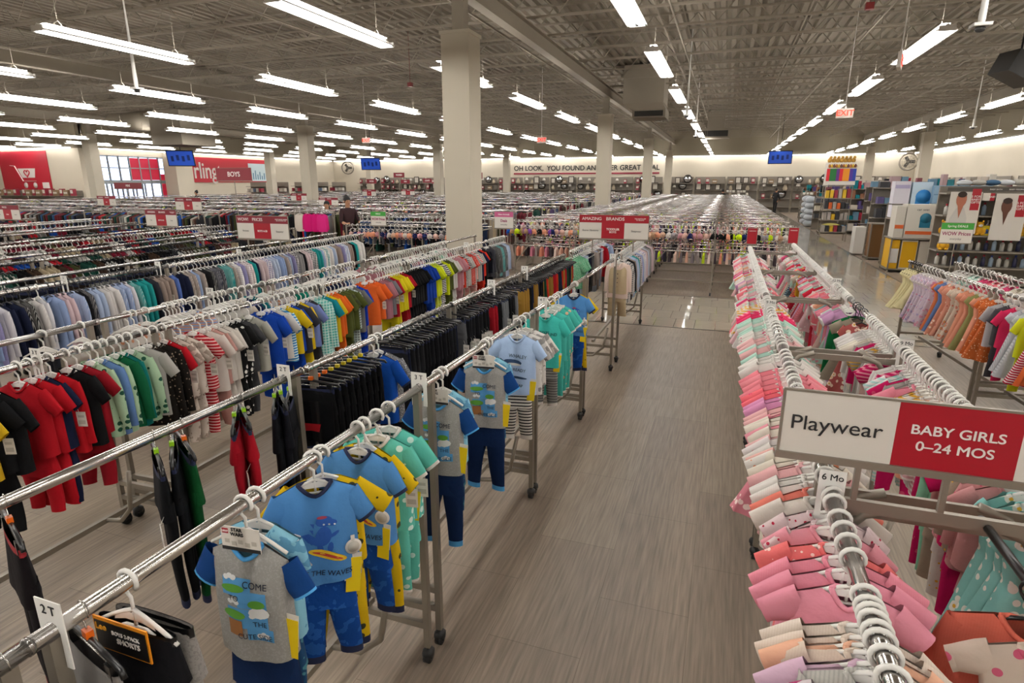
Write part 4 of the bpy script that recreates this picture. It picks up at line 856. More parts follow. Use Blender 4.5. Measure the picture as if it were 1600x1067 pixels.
# ================================================================== girls' dresses right of the tiles
for i in range(5): hang(RS1, 8.5-.07*i, 'tutu_dress', 'pale yellow', '#e0d6a6', 'plain', i, hanger='black', yaw=-30, tagc=False)
for i in range(6): hang(RS1, 8.1-.09*i, 'summer_dress', 'pink and blue', '#d9c9d6', 'camouflage', i, TRIMW, ('#7a6ab0', '#d0507a')[i % 2], yaw=-14, tagc=False)
for y, cn, cc, p, sc in ((7.5, 'orange', '#e08050', 'plain', ''), (7.4, 'cornflower', '#6580b4', 'plain', ''), (7.3, 'peach', '#e09a80', 'sprigged', '#f0dcc8'), (7.2, 'peach', '#e2a088', 'sprigged', '#b5655a'), (7.1, 'cream', '#d9c7b4', 'floral', '#c07a6a'), (7.0, 'cream', '#d9c7b4', 'floral', '#c07a6a'),
                         (6.9, 'peach', '#e8a083', 'plain', ''), (6.8, 'peach', '#e59a80', 'ribbed', '#d08870'), (6.7, 'olive', '#9a9a62', 'plain', ''), (6.6, 'peach', '#e8a083', 'sprigged', '#f0dcc8'), (6.5, 'orange', '#d8703a', 'dotted', '#f0c8a0'), (6.4, 'orange', '#d8703a', 'dotted', '#f0c8a0')):
    hang(RS1, y, 'summer_dress', cn, cc, p, second=sc or '#e8e4de', yaw=random.gauss(-8, 5))
for y, k, cn, cc, p, sc in ((6.25, 'toddler_tee', 'light grey', '#b3aeb0', 'plain', ''), (6.15, 'toddler_set', 'charcoal', '#4a4a4e', 'plain', ''), (6.05, 'toddler_set', 'hot pink', '#d8305e', 'plain', ''), (5.95, 'summer_dress', 'navy and white', '#d6d8dc', 'upright', '#22395c'), (5.85, 'summer_dress', 'navy and white', '#d6d8dc', 'upright', '#22395c'), (5.75, 'toddler_set', 'neon yellow', '#d8e02a', 'plain', ''), (5.65, 'summer_dress', 'scarlet', '#c02040', 'striped', '#e8dada'), (5.55, 'summer_dress', 'orange', '#e06a3a', 'plain', ''), (5.45, 'toddler_set', 'lilac', '#b58ac0', 'plain', '')):
    hang(RS1, y, k, cn, cc, p, second=sc or '#e8e4de', yaw=random.gauss(-6, 5))
seqfill(RS2, 5.6, 8.5, .1, ['summer_dress', 'baby_set', 'toddler_tee'], PINKY+[('black', '#16161a')], ['plain', 'sprigged'], run=2, hanger='white_far')
# ================================================================== labels for every garment: colour, cloth, kind, rail, place along the rail
KN = {'baby_shirt': 'baby top', 'baby_long_sleeve_shirt': 'long sleeved baby top', 'baby_dress': 'baby dress', 'baby_set': 'baby outfit', 'romper': 'romper', 'toddler_tee': 'tee', 'polo_shirt': 'polo shirt', 'long_sleeve_shirt': 'long sleeved top',
      'toddler_set': 'tee and pants set', 'dress_shirt': 'dress shirt', 'trousers': 'trousers', 'jogger_pants': 'jogger pants', 'shorts': 'shorts', 'tutu_dress': 'tulle dress', 'summer_dress': 'dress', 'jacket': 'jacket', 'bra': 'bra', 'jeans': 'jeans'}
CAT = {'trousers': 'trousers', 'jogger_pants': 'trousers', 'shorts': 'shorts', 'jacket': 'jacket', 'bra': 'bra', 'jeans': 'jeans', 'baby_dress': 'dress', 'tutu_dress': 'dress', 'summer_dress': 'dress', 'baby_shirt': 'baby top', 'baby_long_sleeve_shirt': 'baby top', 'baby_set': 'baby outfit', 'romper': 'baby outfit', 'toddler_set': 'clothing set'}
def label_garments(items, kp):
    seen = {}
    for o, rail, y, kind, cn, pat, lab in sorted(items, key=lambda g: kp*g[2]):
        nm = KN[kind]; p = '' if pat in ('plain', 'flecked') else {'upright': 'pinstriped', 'camouflage': 'printed', 'sprigged': 'sprigged'}.get(pat, pat)+' '
        base = '%s %s%s' % (cn, p, nm); key = (base, rail.phrase); seen.setdefault(key, []).append((o, lab, base, rail, kind))
    for (base, ph), L in seen.items():
        for i, (o, lab, b_, rail, kind) in enumerate(L):
            if lab: t = lab
            elif len(L) == 1: t = '%s %s' % (base, ph)
            else: t = '%s %s, %s from the %s' % (base, ph, ordw[min(i, 19)], 'front' if kp > 0 else 'left')
            wd = t.split()
            if len(wd) > 16: t = t.replace(' from the front', '').replace(' from the left', '')
            tag(o, t, CAT.get(kind, 'shirt'), KN[kind]+' '+ph if len(L) > 1 or True else None)
label_garments(GAR, 1)
# ================================================================== lingerie racks beyond the cross aisle and the adult clothing field
def far_rack(L, h=1.36, two=True, tier=.86, W=.5, parts=False):
    f = MB()
    for sy in (-1, 1):
        for z in ((h, tier) if two else (h,)): f.cyl((-L/2, sy*W/2, z), (L/2, sy*W/2, z), .016, 6, 0)
    n = max(2, int(round(L/1.45))+1)
    for i in range(n):
        x = -L/2+.03+(L-.06)*i/(n-1)
        for sy in (-1, 1):
            f.bar((x, sy*W/2, .07), (x, sy*W/2, h), .026, 1, .026); f.cyl((x-.015, sy*W/2, .033), (x+.015, sy*W/2, .033), .033, 8, 2)
        for z in (.25, h-.04): f.bar((x, -W/2, z), (x, W/2, z), .022, 1)
    for i in range(n-1):
        x0 = -L/2+L*i/(n-1); x1 = -L/2+L*(i+1)/(n-1)
        f.bar((x0, 0, .25), (x1, 0, .25), .025, 1)
    f.bar((-L/2+.05, -W/2, .3), (-L/2+.5, -W/2, tier), .018, 1)
    return f.mesh('clothing_rack', [CHROME, STEEL, RUBBER])
FR = {}
def put_far(x0, x1, y, two, lab, group='distant clothing racks', h=1.36):
    k = (round(x1-x0, 1), two, h)
    if k not in FR: FR[k] = far_rack(k[0], h, two)
    return tag(obj('clothing_rack', FR[k], None, ((x0+x1)/2, y, 0)), lab, 'clothing rack', group)
far = {'v': [], 'f': [], 'c': []}
def sv(x, y, z, w_, th, hh, col, along, store=far):
    """one simple tapered garment with shoulders, hung under (x,y,z); along = rail direction"""
    o = len(store['v']); W_ = w_/2; T_ = th/2; lean = random.uniform(-.04, .04)
    prof = ((.12*W_, -.06, .4), (W_*.95, -.12, .8), (W_*random.uniform(.85, 1.05), -hh, 1.1))
    for a, dz, tt in prof:
        for s1 in (-1, 1):
            for s2 in (-1, 1):
                if along == 'x': store['v'].append((x+s2*T_*tt+lean*dz, y+s1*a, z+dz))
                else: store['v'].append((x+s1*a, y+s2*T_*tt+lean*dz, z+dz))
    F = []
    for k in (0, 4):
        F += [(k, k+1, k+5, k+4), (k+2, k+6, k+7, k+3), (k, k+4, k+6, k+2), (k+1, k+3, k+7, k+5)]
    F += [(0, 2, 3, 1), (8, 9, 11, 10)]
    for q in F: store['f'].append([i+o for i in q])
    store['c'] += [(*col, 1)]*12
def stuff_obj(name, store, label, cat):
    me = bpy.data.meshes.new(name); me.from_pydata(store['v'], [], store['f']); ca = me.color_attributes.new('cloth_colour', 'FLOAT_COLOR', 'POINT')
    ca.data.foreach_set('color', [c for q in store['c'] for c in q])
    if 'distant_cloth' not in _M:
        m = bpy.data.materials.new('distant_cloth'); nt, b = nodes(m); a = nt.nodes.new('ShaderNodeAttribute'); a.attribute_name = 'cloth_colour'
        nt.links.new(a.outputs['Color'], b.inputs['Base Color']); b.inputs['Roughness'].default_value = .85; b.inputs['Specular IOR Level'].default_value = .2; _M['distant_cloth'] = m
    me.materials.append(_M['distant_cloth']); return tag(obj(name, me), label, cat, None, 'stuff')
DKP = [hx(c) for _, c in MIX]+[hx(c) for _, c in DARK]*2+[hx(c) for c in ('#8f8780', '#6b6560', '#a89f95', '#3a4560', '#5c4038', '#b98f86', '#274a6e')]
BRP = [hx(c) for c in ('#2a2426', '#3a3034', '#c89a86', '#d8b8a8', '#8a7f7c', '#b5a8a0', '#1d1b20', '#c87a8e', '#e0c8bc', '#6d6468', '#b8d028', '#4a3c60', '#d98a70')]
def dens(y): return .075 if y < 20 else (.1 if y < 30 else .15)
k = 0; y = 12.3
def offcol(y):
    for cy in COLY:
        if abs(y-cy) < .62: return cy+.68
    return y
while y < 44:
    y = offcol(y)
    for i in range(2):
        x0 = -4.4+2.85*i
        put_far(x0, x0+2.8, y, True, ('two-tier lingerie rack, %s row beyond the cross aisle, %s half' % (ordw[k], ('left', 'right')[i])) if k < 6 else 'distant two-tier lingerie rack in the far rows behind the aisle', 'two-tier lingerie racks')
    if k > 0:
        x = -4.3
        while x < 1.2:
            for dy in (-.25, .25):
                for z in ((1.36, .86) if y < 26 else (1.36,)):
                    if random.random() < .8: sv(x, y+dy, z, .22, .05, random.uniform(.2, .34), random.choice(BRP), 'x')
            x += dens(y)*random.uniform(.8, 1.3)
    else:
        for dy in (-.25, .25):
            x = -4.3
            while x < 1.2:
                if dy > 0: sv(x, y+dy, 1.36, .22, .05, .28, random.choice(BRP), 'x')
                
                if dy > 0: sv(x, y+dy, .86, .22, .05, .28, random.choice(BRP), 'x')
                x += .11
    y += 1.3; k += 1
# front row: individual bras facing the aisle
class XRail:
    def __init__(s, y, z, phrase): s.y, s.z, s.phrase, s.th = y, z, phrase, pi/2
    def at(s, x): return (x, s.y, s.z)
GB = []
def hangx(rail, x, kind, cn, cc, pat='plain', yaw=60, trim=TRIMW, second='#e8e4de', hg='white_far'):
    me = gmesh(kind, pat, random.randrange(3), trim, second)
    o = obj(kind, me, None, rail.at(x), radians(yaw), hx(cc)); obj('hanger', hanger_mesh(hg), o)
    GB.append((o, rail, x, kind, cn, pat, None))
BX = XRail(12.05, 1.36, 'on the front lingerie rail')
x = -4.3
BC = [('beige', '#c9a38c'), ('black', '#141416'), ('blush', '#d8b0a4'), ('grey', '#8c8688'), ('off-white', '#cfc6bf'), ('navy', '#1c2450'), ('peach', '#e09a7c'), ('dusty pink', '#c08a90'), ('neon yellow', '#c2dc1e'), ('royal blue', '#1c4a9a'), ('violet', '#7a4aa0'), ('tan', '#a8876c')]
while x < 1.2:
    cn, cc = random.choice(BC); hangx(BX, x, 'bra', cn, cc, yaw=random.uniform(-40, 70)); x += random.uniform(.07, .13)
# left of the big column
JX = XRail(12.55, 1.36, 'on the rail left of the big column'); x = -8.3
while x < -5.0:
    cn, cc = random.choice([('dark blue', '#16243f'), ('mid blue', '#2c4670'), ('black', '#121216'), ('grey', '#55555a')]); hangx(JX, x, 'trousers', cn, cc, yaw=random.uniform(50, 90)); x += random.uniform(.09, .14)
CX = XRail(11.95, 1.2, 'on the low rail left of the big column'); x = -8.2
put_far(-8.4, -4.9, 12.8, False, 'clothing rack of jeans left of the big column')
put_far(-8.4, -4.9, 12.2, False, 'low clothing rack of bras in front of the jeans', h=1.2)
while x < -5.0:
    cn, cc = random.choice(BC[:8]); hangx(CX, x, 'bra', cn, cc, yaw=random.uniform(0, 80)); x += random.uniform(.1, .16)
label_garments(GB, 1)
# wide field of adult clothing racks to the left and back
y = 13.9; k = 0
while y < 46:
    y = offcol(y)
    xs_ = -5.4; n = 0
    while xs_-4.3 > XL+.6:
        if not (y < 13 and -11 < xs_ < -8):
            L = 4.3
            put_far(xs_-L, xs_, y, False, 'distant two-rail rack in the field of adult clothing', h=1.36+.04*(k % 2))
            x = xs_-L+.1
            dark = random.random() < .6; pal = DKP if dark else BRP+DKP
            while x < xs_-.1:
                for dy in (-.25, .25):
                    if dy < 0 or y < 20: sv(x, y+dy, 1.36+.04*(k % 2), .4, .05, random.uniform(.55, .95), random.choice(pal), 'x')
                x += dens(y)*random.uniform(.9, 1.4)
        xs_ -= 4.55; n += 1
    y += 1.5; k += 1
# racks along the left edge, parallel to the boys racks
for i, x0 in enumerate((-14.3, -17.2, -19.4, -21.6)):
    th = Rail(x0, -.14, RH, ''); y = 8.2
    for sx in (-.27, .27):
        yy = 4.6+i*.5
        while yy < 9.5:
            sv(x0+sx-.14*yy, yy, RH, .3, .05, random.uniform(.4, .7), random.choice(DKP), 'y'); yy += .09
    k2 = ('l', round(1.0, 1))
    if k2 not in FR: FR[k2] = far_rack(5.0, RH, False, W=.54)
    tag(obj('clothing_rack', FR[k2], None, (x0-.14*7, 7.1, 0), th.th+pi/2), 'small clothing rack at the left edge, %s beyond the boys racks' % ordw[i], 'clothing rack', 'racks at the left edge')
y = 12.6
for i in range(8):
    for j in range(3):
        x1 = -13-4.5*j-.3*i
        if i == 0: put_far(x1-4.2, x1, 12.55, False, 'distant two-rail rack in the field of adult clothing')
        if i == 0:
            x = x1-4.1
            while x < x1: sv(x, 12.3, RH, .4, .05, random.uniform(.5, .8), random.choice(DKP), 'x'); sv(x, 12.8, RH, .4, .05, random.uniform(.5, .8), random.choice(DKP), 'x'); x += .1
stuff_obj('hanging_clothes', far, 'mass of small mixed clothes hanging on the distant racks', 'clothes')
# pink clothes hanging high by the shoppers
PX = XRail(13.05, 1.45, 'on the short rail beside the shoppers')
fr_ = tag(obj('clothing_rack', far_rack(1.3, 1.45, False), None, (-10.1, 13.3, 0)), 'short rack of pink clothes beside the dark haired shopper', 'clothing rack')
G2 = []; 
for x, cn, cc, kd in ((-10.55, 'cream', '#c9bfb4', 'jacket'), (-10.3, 'hot pink', '#c2186a', 'jacket'), (-10.05, 'hot pink', '#c2186a', 'jacket'), (-9.85, 'hot pink', '#cc2a78', 'jacket')):
    me = gmesh(kd, 'plain', 1); o = obj(kd, me, None, PX.at(x), .2, hx(cc)); obj('hanger', hanger_mesh('white_far'), o); G2.append((o, PX, x, kd, cn, 'plain', None))
label_garments(G2, 1)
# ================================================================== SIGNS
def sign(name, label, x0, x1, y, z0, z1, panels, group=None, post=None, frame=True, rz=0, cat='sign'):
    t = thing(name, label, cat, ((x0+x1)/2, y, z0), rz, group); W, Ht = x1-x0, z1-z0
    if frame:
        f = MB(); f.box((0, 0, -.008), (W+.02, .02, .02)); f.box((0, 0, Ht+.003), (W+.012, .01, .006)); f.box((-W/2-.004, 0, Ht/2), (.006, .01, Ht)); f.box((W/2+.004, 0, Ht/2), (.006, .01, Ht))
        f.build('sign_frame', STEEL, t)
    for (a, b_, c, d, m, txts) in panels:
        f = MB(); f.box((W*(a+b_)/2-W/2, 0, Ht*(c+d)/2), (W*(b_-a), .006, Ht*(d-c))); p = f.build('sign_panel', m, t)
        for (s, size, mx, dx, dz, bold, sq_) in txts:
            lettering(s, size, mx, p, (W*(a+b_)/2-W/2+dx, -.0045, Ht*(c+d)/2+dz), bold, squash=sq_)
    if post:
        f = MB()
        for px_ in post[1:]: f = MB(); f.bar((px_, 0, post[0]-z0), (px_, 0, 0), .014); f.build('sign_post', STEEL, t)
    return t
sign('department_sign', 'large Playwear and baby girls sign nearest the camera', .197, .99, 1.66, 1.435, 1.612,
     [(0, .335, 0, 1, SIGNW, [('Playwear', .058, INK, -.005, .0, 0.0, 1.05)]), (.335, .67, 0, 1, RED, [('BABY GIRLS', .036, LETW, .0, .018, .0006, 1.08), ('0–24 MOS', .036, LETW, .0, -.026, .0006, 1.08)]), (.67, 1, 0, 1, SIGNW, [('Sleepwear', .05, INK, 0, 0, 0, 1)])],
     post=(1.31, -.2, .0, .25))
f = MB(); f.bar((.335, 1.66, 1.305), (.9, 1.66, 1.305), .016, 0, .034); f.bar((.9, 1.66, 1.305), (1.2, 1.66, 1.305), .016, 0, .034)
tag(f.build('sign_bracket', STEEL), 'grey flat bar between the babywear rails under the large sign', 'bracket')
def brandsign(x0, x1, y, z0, z1, top, l, c, r, label, topm=DRED, small=None, post=None):
    W = x1-x0; Ht = z1-z0; s = W/.82
    tp = []
    dx = -W*.5
    for (tx, sz, ddx, sq_) in top: tp.append((tx, sz*s, LETW, ddx*s, 0, .0005*s, sq_))
    if small: tp.append((small, .017*s, LETW, .31*s, 0, .0003, 1))
    P = [(0, 1, .68, 1, topm, tp)]
    P += [(0, .33, 0, .68, SIGNW, [(l, .03*s, mat('grey_ink', '#5d5a57', .6), 0, 0, .0002, .95)]), (.33, .66, 0, .68, RED, [(c, .034*s, LETW, 0, 0, .0012*s, 1)]), (.66, 1, 0, .68, SIGNW, [(r, .03*s, mat('grey_ink', '#5d5a57', .6), 0, 0, .0002, .95)])]
    return sign('department_sign', label, x0, x1, y, z0, z1, P, post=(post or 1.34, -.25, .25))
brandsign(-1.69, -.85, 7.26, 1.49, 1.77, [('AMAZING', .05, -.26, 1.05), ('BRANDS', .052, .02, 1.1)], 'Shorts / Bottoms', 'TODDLER\nBOYS', 'Sleepwear', 'amazing brands toddler boys sign over the aisle rack', small="YOU GOTTA SEE\nTO BELIEVE!", topm=RED)
brandsign(-5.83, -5.04, 6.0, 1.47, 1.75, [('WOW!', .056, -.3, 1.), ('PRICES', .055, -.07, 1.)], 'Bottoms', 'BOYS 4-20', 'Sleepwear', 'wow prices boys sign over the dress shirt rack', small='DON\'T BELIEVE SAVINGS\nALL DAY EVERY DAY')
brandsign(-10.22, -9.46, 8.31, 1.38, 1.67, [('AMAZING', .045, -.24, 1), ('BRANDS', .045, .04, 1)], 'Tops', 'BOYS 8-20', 'Pants', 'amazing brands sign left of the wow prices sign', small='YOU GOTTA SEE\nTO BELIEVE!')
brandsign(-15.51, -14.7, 8.9, 1.36, 1.67, [('WOW!', .05, -.3, 1), ('PRICES', .05, -.07, 1)], 'Tops', 'MENS', 'Shorts', 'red and white price sign at the left edge')
for (a, b_, yy, z0, z1, lab) in ((-11.97, -11.2, 10.54, 1.55, 1.82, 'red topped department sign just left of the raised boys sign'), (-16.83, -16.05, 20.37, 1.45, 1.73, 'small red topped sign in front of the middle columns'), (-13.47, -12.67, 17.72, 1.4, 1.65, 'small red and white sign above the shoppers heads'),
                             (-17.41, -16.62, 26.44, 1.52, 1.82, 'tiny red and white sign right of the shoppers'), (-16.69, -15.88, 29.08, 1.52, 1.8, 'tiny red and white sign left of the big column'), (-17.8, -17.04, 12.96, 1.5, 1.77, 'small red and white sign below the entrance doors')):
    brandsign(a, b_, yy, z0, z1, [('AMAZING', .045, -.24, 1), ('BRANDS', .045, .04, 1)], 'Tops', 'MEN', 'Denim', lab)
sign('department_sign', 'raised red BOYS sign on a tall post', -12.77, -11.61, 12.63, 2.2, 2.52, [(0, 1, 0, 1, DRED, [('BOYS', .17, LETW, 0, 0, .004, 1)])], post=(.0, 0))
for i, (a, b_, yy, z0, z1, tx) in enumerate(((-15.42, -14.83, 26.2, 2.4, 2.62, 'WOMEN'), (-24.6, -23.8, 38, 2.1, 2.4, 'SHOES'), (-20.9, -20.2, 36.4, 2.1, 2.35, 'MEN'), (-17.9, -17.3, 33.9, 2.15, 2.4, 'COATS'), (-12.9, -12.1, 29.5, 2.35, 2.66, 'WOMENS'), (-20.2, -18.9, 15.4, 1.95, 2.15, 'MENS'))):
    sign('department_sign', 'small raised dark red %s sign over the far racks' % tx.lower(), a, b_, yy, z0, z1, [(0, 1, 0, 1, DRED, [(tx, (z1-z0)*.5, LETW, 0, 0, .003, .8)])], post=(.0, 0))
def dealsign(x0, x1, y, z0, z1, m, top, mid, label, midc, post):
    s = (x1-x0)/.4
    sign('deal_sign', label, x0, x1, y, z0, z1, [(0, 1, .68, 1, m, [(top, .045*s, LETW, 0, 0, .001, 1)]), (0, 1, 0, .68, SIGNW, [(mid, .075*s, midc, 0, .035*s, .002, .85), ('everyday', .04*s, mat('grey_ink', '#5d5a57'), 0, -.04*s, .0003, 1)])], post=(post, 0))
MAG = mat('magenta_ink', '#8a1450', .6)
dealsign(2.98+.9, 3.42+.97, 13.4, 1.05, 1.42, GREEN, 'Spring DEALS', 'WOW Prices', 'green topped wow prices sign in front of the toiletry shelves', MAG, 0)
dealsign(-5.53, -5.25, 8.6, 1.47, 1.69, GREEN, 'DEALS', 'WOW Prices', 'green topped price sign left of the big column', MAG, 1.2)
dealsign(-3.43, -3.12, 8.85, 1.46, 1.71, PINKS, 'New Arrivals', 'Deals', 'pink topped deals sign right of the big column', MAG, 1.2)
for x0, y0, lab in ((.36, 8.62, 'small dark red card holder at the far end of the near babywear rail'), (.9, 8.9, 'small dark red card holder at the far end of the second babywear rail'), (4.75, 7.9, 'small dark red card holder at the right edge')):
    sign('card_holder', lab, x0-.05, x0+.07, y0+.15, 1.34, 1.55, [(0, 1, 0, 1, RED, [('CLEARANCE', .02, LETW, 0, .07, .0002, .8)])], post=(0, 0))
# exit signs, pendants
def hung(name, x, y, z, label, cat, build):
    t = thing(name, label, cat, (x, y, z)); build(t); return t
def exit_b(t):
    f = MB(); f.box((0, 0, 0), (.34, .05, .2)); f.build('housing', SIGNW, t); lettering('EXIT', .17, mat('exit_glow', '#ff3b28', .5, 0, 1.6), t, (0, -.03, 0), .004)
    f = MB(); f.cyl((0, 0, .1), (0, 0, ZC-t.location.z), .008, 6); f.lathe([(0, .18), (.03, .1)], 8); f.build('stem', LAMPW, t)
hung('exit_sign', 2.3, 15.6, 3.64, 'red lettered exit sign hanging over the tiled main aisle', 'exit sign', exit_b)
t = hung('exit_sign', 2.1, 10.2, 3.78, 'exit sign seen edge-on beside the nearest right strip lamp', 'exit sign', exit_b); t.rotation_euler = (0, 0, radians(75))
hung('exit_sign', -6.4, 21.2, 3.62, 'small red exit sign left of the second column', 'exit sign', exit_b)
hung('exit_sign', 2.55, 40, 3.7, 'tiny red exit sign at the far end of the aisle', 'exit sign', exit_b)
hung('exit_sign', -13.5, 21., 3.75, 'small red exit sign above the middle columns', 'exit sign', exit_b)
def pend(t):
    f = MB(); z = ZC-t.location.z; f.lathe([(.012, z), (.014, z*.5), (.035, .06), (.03, 0)], 10); f.box((0, 0, -.01), (.16, .16, .03)); f.build('stem', LAMPW, t)
    f = MB(); f.ball((0, 0, -.045), (.05, .05, .035), 10); f.build('dome', mat('smoked_dome', '#3a3a3c', .2), t)
for x, y, z, lab in ((2.3, 7.9, 3.72, 'white camera pendant at the top right'), (-9.7, 8.1, 3.72, 'white camera pendant at the upper left'), (-1.2, 17.3, 3.9, 'white camera pendant left of the aisle lamps'), (-1.35, 25., 3.9, 'small white pendant below the air vent'), (7.3, 24, 3.9, 'small white pendant right of the aisle')): hung('ceiling_pendant', x, y, z, lab, 'camera', pend)
def dev(t):
    f = MB(); f.box((0, 0, 0), (.12, .1, .1)); f.cyl((0, 0, 0), (0, 0, ZC-t.location.z+.001), .006, 5); f.build('housing', mat('alarm_red', '#6e1414', .5), t)
for x, y, z, lab in ((1.9, 11.9, 4.9, 'small red alarm box on the right ceiling'), (-8.3, 15.2, 4.7, 'small red alarm box left of the big column')): hung('alarm_box', x, y, z, lab, 'alarm', dev)
# televisions
def tv(x, y, z, rz, label, w_=1.1, tilt=12, col='#2a52b8'):
    t = thing('television', label, 'television', (x, y, z), radians(rz)); M_ = Matrix.Rotation(radians(tilt), 3, 'X')
    f = MB(); f.box((0, 0, 0), (w_, .06, w_*.6), 0, M=M_); f.build('casing', BLACKP, t)
    f = MB(); f.box(M_ @ Vector((0, -.034, 0)), (w_*.94, .006, w_*.53), 0, M=M_); s = f.build('screen', mat('screen_blue', col, .3, 0, .3), t)
    f = MB()
    for i in range(4): f.box(M_ @ Vector((-w_*.3+w_*.2*i, -.039, -.02+.05*(i % 2))), (w_*.1, .003, w_*.2), 0, M=M_)
    f.build('picture', mat('screen_dark', '#152a66', .3, 0, .2), s)
    f = MB(); f.cyl((0, .05, .2), (0, .05, ZC-z), .02, 6); f.build('pole', BLACKP, t)
tv(-26.9, 24.4, 3.38, 25, 'blue screen television hanging left of the red entrance sign', 1.35)
tv(-22.4, 35.2, 3.35, 15, 'small blue television hanging in front of the back wall', 1.3)
tv(2.75, 39.5, 3.6, -4, 'small blue television hanging over the far end of the aisle', 1.3, 20)
# black wedge at the upper right : corner of a hanging black speaker
t = thing('loudspeaker', 'black loudspeaker corner at the upper right edge', 'loudspeaker', (3.95, 11.6, 3.80), radians(20)); f = MB(); f.box((0, 0, 0), (.5, .4, .32), M=Matrix.Rotation(radians(24), 3, 'Y')); f.build('cabinet', BLACKP, t); f = MB(); f.cyl((0, 0, .1), (0, 0, ZC-3.80), .015, 6); f.build('bracket', BLACKP, t)
# wall fans
for x, y, z, rz, lab in ((-33.9, 49.3, 3.5, 20, 'round wall fan in the left corner of the back wall'), (11.6, 49.2, 3.55, -30, 'round wall fan in the right corner')):
    t = thing('wall_fan', lab, 'fan', (x, y, z), radians(rz)); f = MB()
    f.tube([(.55*cos(2*pi*i/20), 0, .55*sin(2*pi*i/20)) for i in range(20)], .06, 6, 0, True); 
    for r in (.2, .38): f.tube([(r*cos(2*pi*i/16), -.08, r*sin(2*pi*i/16)) for i in range(16)], .012, 4, 0, True)
    for i in range(10): f.cyl((0, -.1, 0), (.55*cos(2*pi*i/10), -.05, .55*sin(2*pi*i/10)), .01, 4)
    f.build('cage', STEEL, t); f = MB()
    for i in range(3): f.box((.22*cos(2.1*i), 0, .22*sin(2.1*i)), (.36, .02, .2), M=Matrix.Rotation(-2.1*i, 3, 'Y'))
    f.cyl((0, -.05, 0), (0, .3, 0), .09, 10); f.build('blade', mat('fan_dark', '#2c2926', .5), t)
# hanging air duct box
t = thing('duct_unit', 'large boxed air unit hanging beside the second column', 'air unit', (-2.95, 22.2, 0)); f = MB()
f.box((0, 0, 5.35), (1.35, 1.4, 1.2)); f.build('casing', STEELC, t)
f = MB(); f.loft([[(-.65, -.7, 4.75), (.65, -.7, 4.75), (.65, .7, 4.75), (-.65, .7, 4.75)], [(-.4, -.6, 4.55), (.75, -.6, 4.55), (.75, .6, 4.55), (-.4, .6, 4.55)]], 0, False); f.box((.2, 0, 4.42), (1.1, 1.2, .26)); f.build('outlet', STEELC, t)
f = MB(); f.box((.2, -.61, 4.42), (.95, .02, .17)); f.build('grille', mat('grille_dark', '#1d1a17', .6), t)
t = thing('duct_unit', 'small boxed air vent near the far end of the aisle', 'air unit', (-.9, 36, 4.75)); f = MB(); f.box((0, 0, 0), (1.5, 1, .5)); f.box((0, 0, .6), (.9, .9, .8)); f.build('casing', STEELC, t); f = MB(); f.box((0, -.51, -.02), (1.3, .02, .3)); f.build('grille', mat('grille_dark', '#1d1a17', .6), t)
t = thing('duct_unit', 'large pale duct hanging at the far left of the ceiling', 'air unit', (-24.5, 21, 4.72)); f = MB(); f.box((1.7, 0, -.3), (1.7, 1.8, 1.4)); f.tube([(1.5, 0, .1), (-.5, 0, .1), (-2.6, .2, .1)], .42, 12); f.build('casing', STEELC, t)
# back wall slogan
t = thing('wall_slogan', 'black slogan OH LOOK YOU FOUND ANOTHER GREAT DEAL on the back wall', 'wall lettering', (-11.4, YB-.02, 3.32))
lettering('OH LOOK,  YOU FOUND ANOTHER GREAT DEAL', .56, INK, t, (0, 0, .0), .012, squash=.98)
f = MB(); f.box((0, -.02, -.42), (12.3, .03, .12)); f.build('underline', mat('line_red', '#8c1a34', .5), t)
# red cart panel and entrance wall
t = thing('cart_panel', 'tall red wall panel with a white shopping cart and heart', 'wall panel', (-40.95, 25.58, 0)); f = MB(); f.box((0, 0, 2.83), (4.36, .03, 2.36)); f.build('panel', mat('panel_red', '#b0122c', .5), t)
f = MB(); q = lambda pts, w_: [f.bar((pts[i][0], -.03, pts[i][1]), (pts[i+1][0], -.03, pts[i+1][1]), w_, 0, .02) for i in range(len(pts)-1)]
f.add([(-.6, -.03, 3.0), (1.0, -.03, 3.0), (.85, -.03, 2.45), (-.3, -.03, 2.45)], [(0, 1, 2, 3)]); q([(-1.2, 3.18), (-.8, 3.15), (-.25, 2.25), (.9, 2.25)], .09)
for cx in (-.1, .75): f.cyl((cx, -.04, 2.0), (cx, -.02, 2.0), .17, 14)
f.box((1.7, -.03, 2.0), (.6, .01, .35)); c_ = f.build('cart', LETW, t)
f = MB(); f.tube([(.2+.3*(16*sin(a)**3)/16*.8, -.045, 2.72+.22*(13*cos(a)-5*cos(2*a)-2*cos(3*a)-cos(4*a))/16) for a in [2*pi*i/24 for i in range(24)]], .035, 5, 0, True); f.build('heart', mat('panel_red', '#b0122c'), c_)
wall('wall_pilaster', (XL+.5, 31.2), (XL+.5, 32.55), 0, ZW, WALLW, 1.1)
t = thing('store_name_sign', 'red wall panel with the white store name partly hidden by a column', 'wall sign', (XL+.06, 37.6, 0)); f = MB(); f.box((0, -.3, 3.05), (.03, 9.2, 1.75)); f.build('panel', mat('panel_orange_red', '#b5182b', .5), t)
lettering('Burlington', 1.6, LETW, t, (.03, -2.85, 2.95), .02, rz=pi/2, squash=.76)
t = thing('city_poster', 'pale poster of a city skyline beside the red store name', 'poster', (XL+.1, 40.0, 2.95)); f = MB(); f.box((0, 0, 0), (.04, 2.4, 1.35)); f.build('panel', mat('poster_pale', '#cfe0e4', .5, 0, .12), t)
f = MB()
for i in range(9): f.box((.025, -1+.24*i, -.4+.05*(i*7 % 5)), (.01, .1, .3+.1*(i*7 % 5)))
f.build('picture', mat('poster_blue', '#5d8fa8', .6), t)
packs = {'v': [], 'f': [], 'c': []}
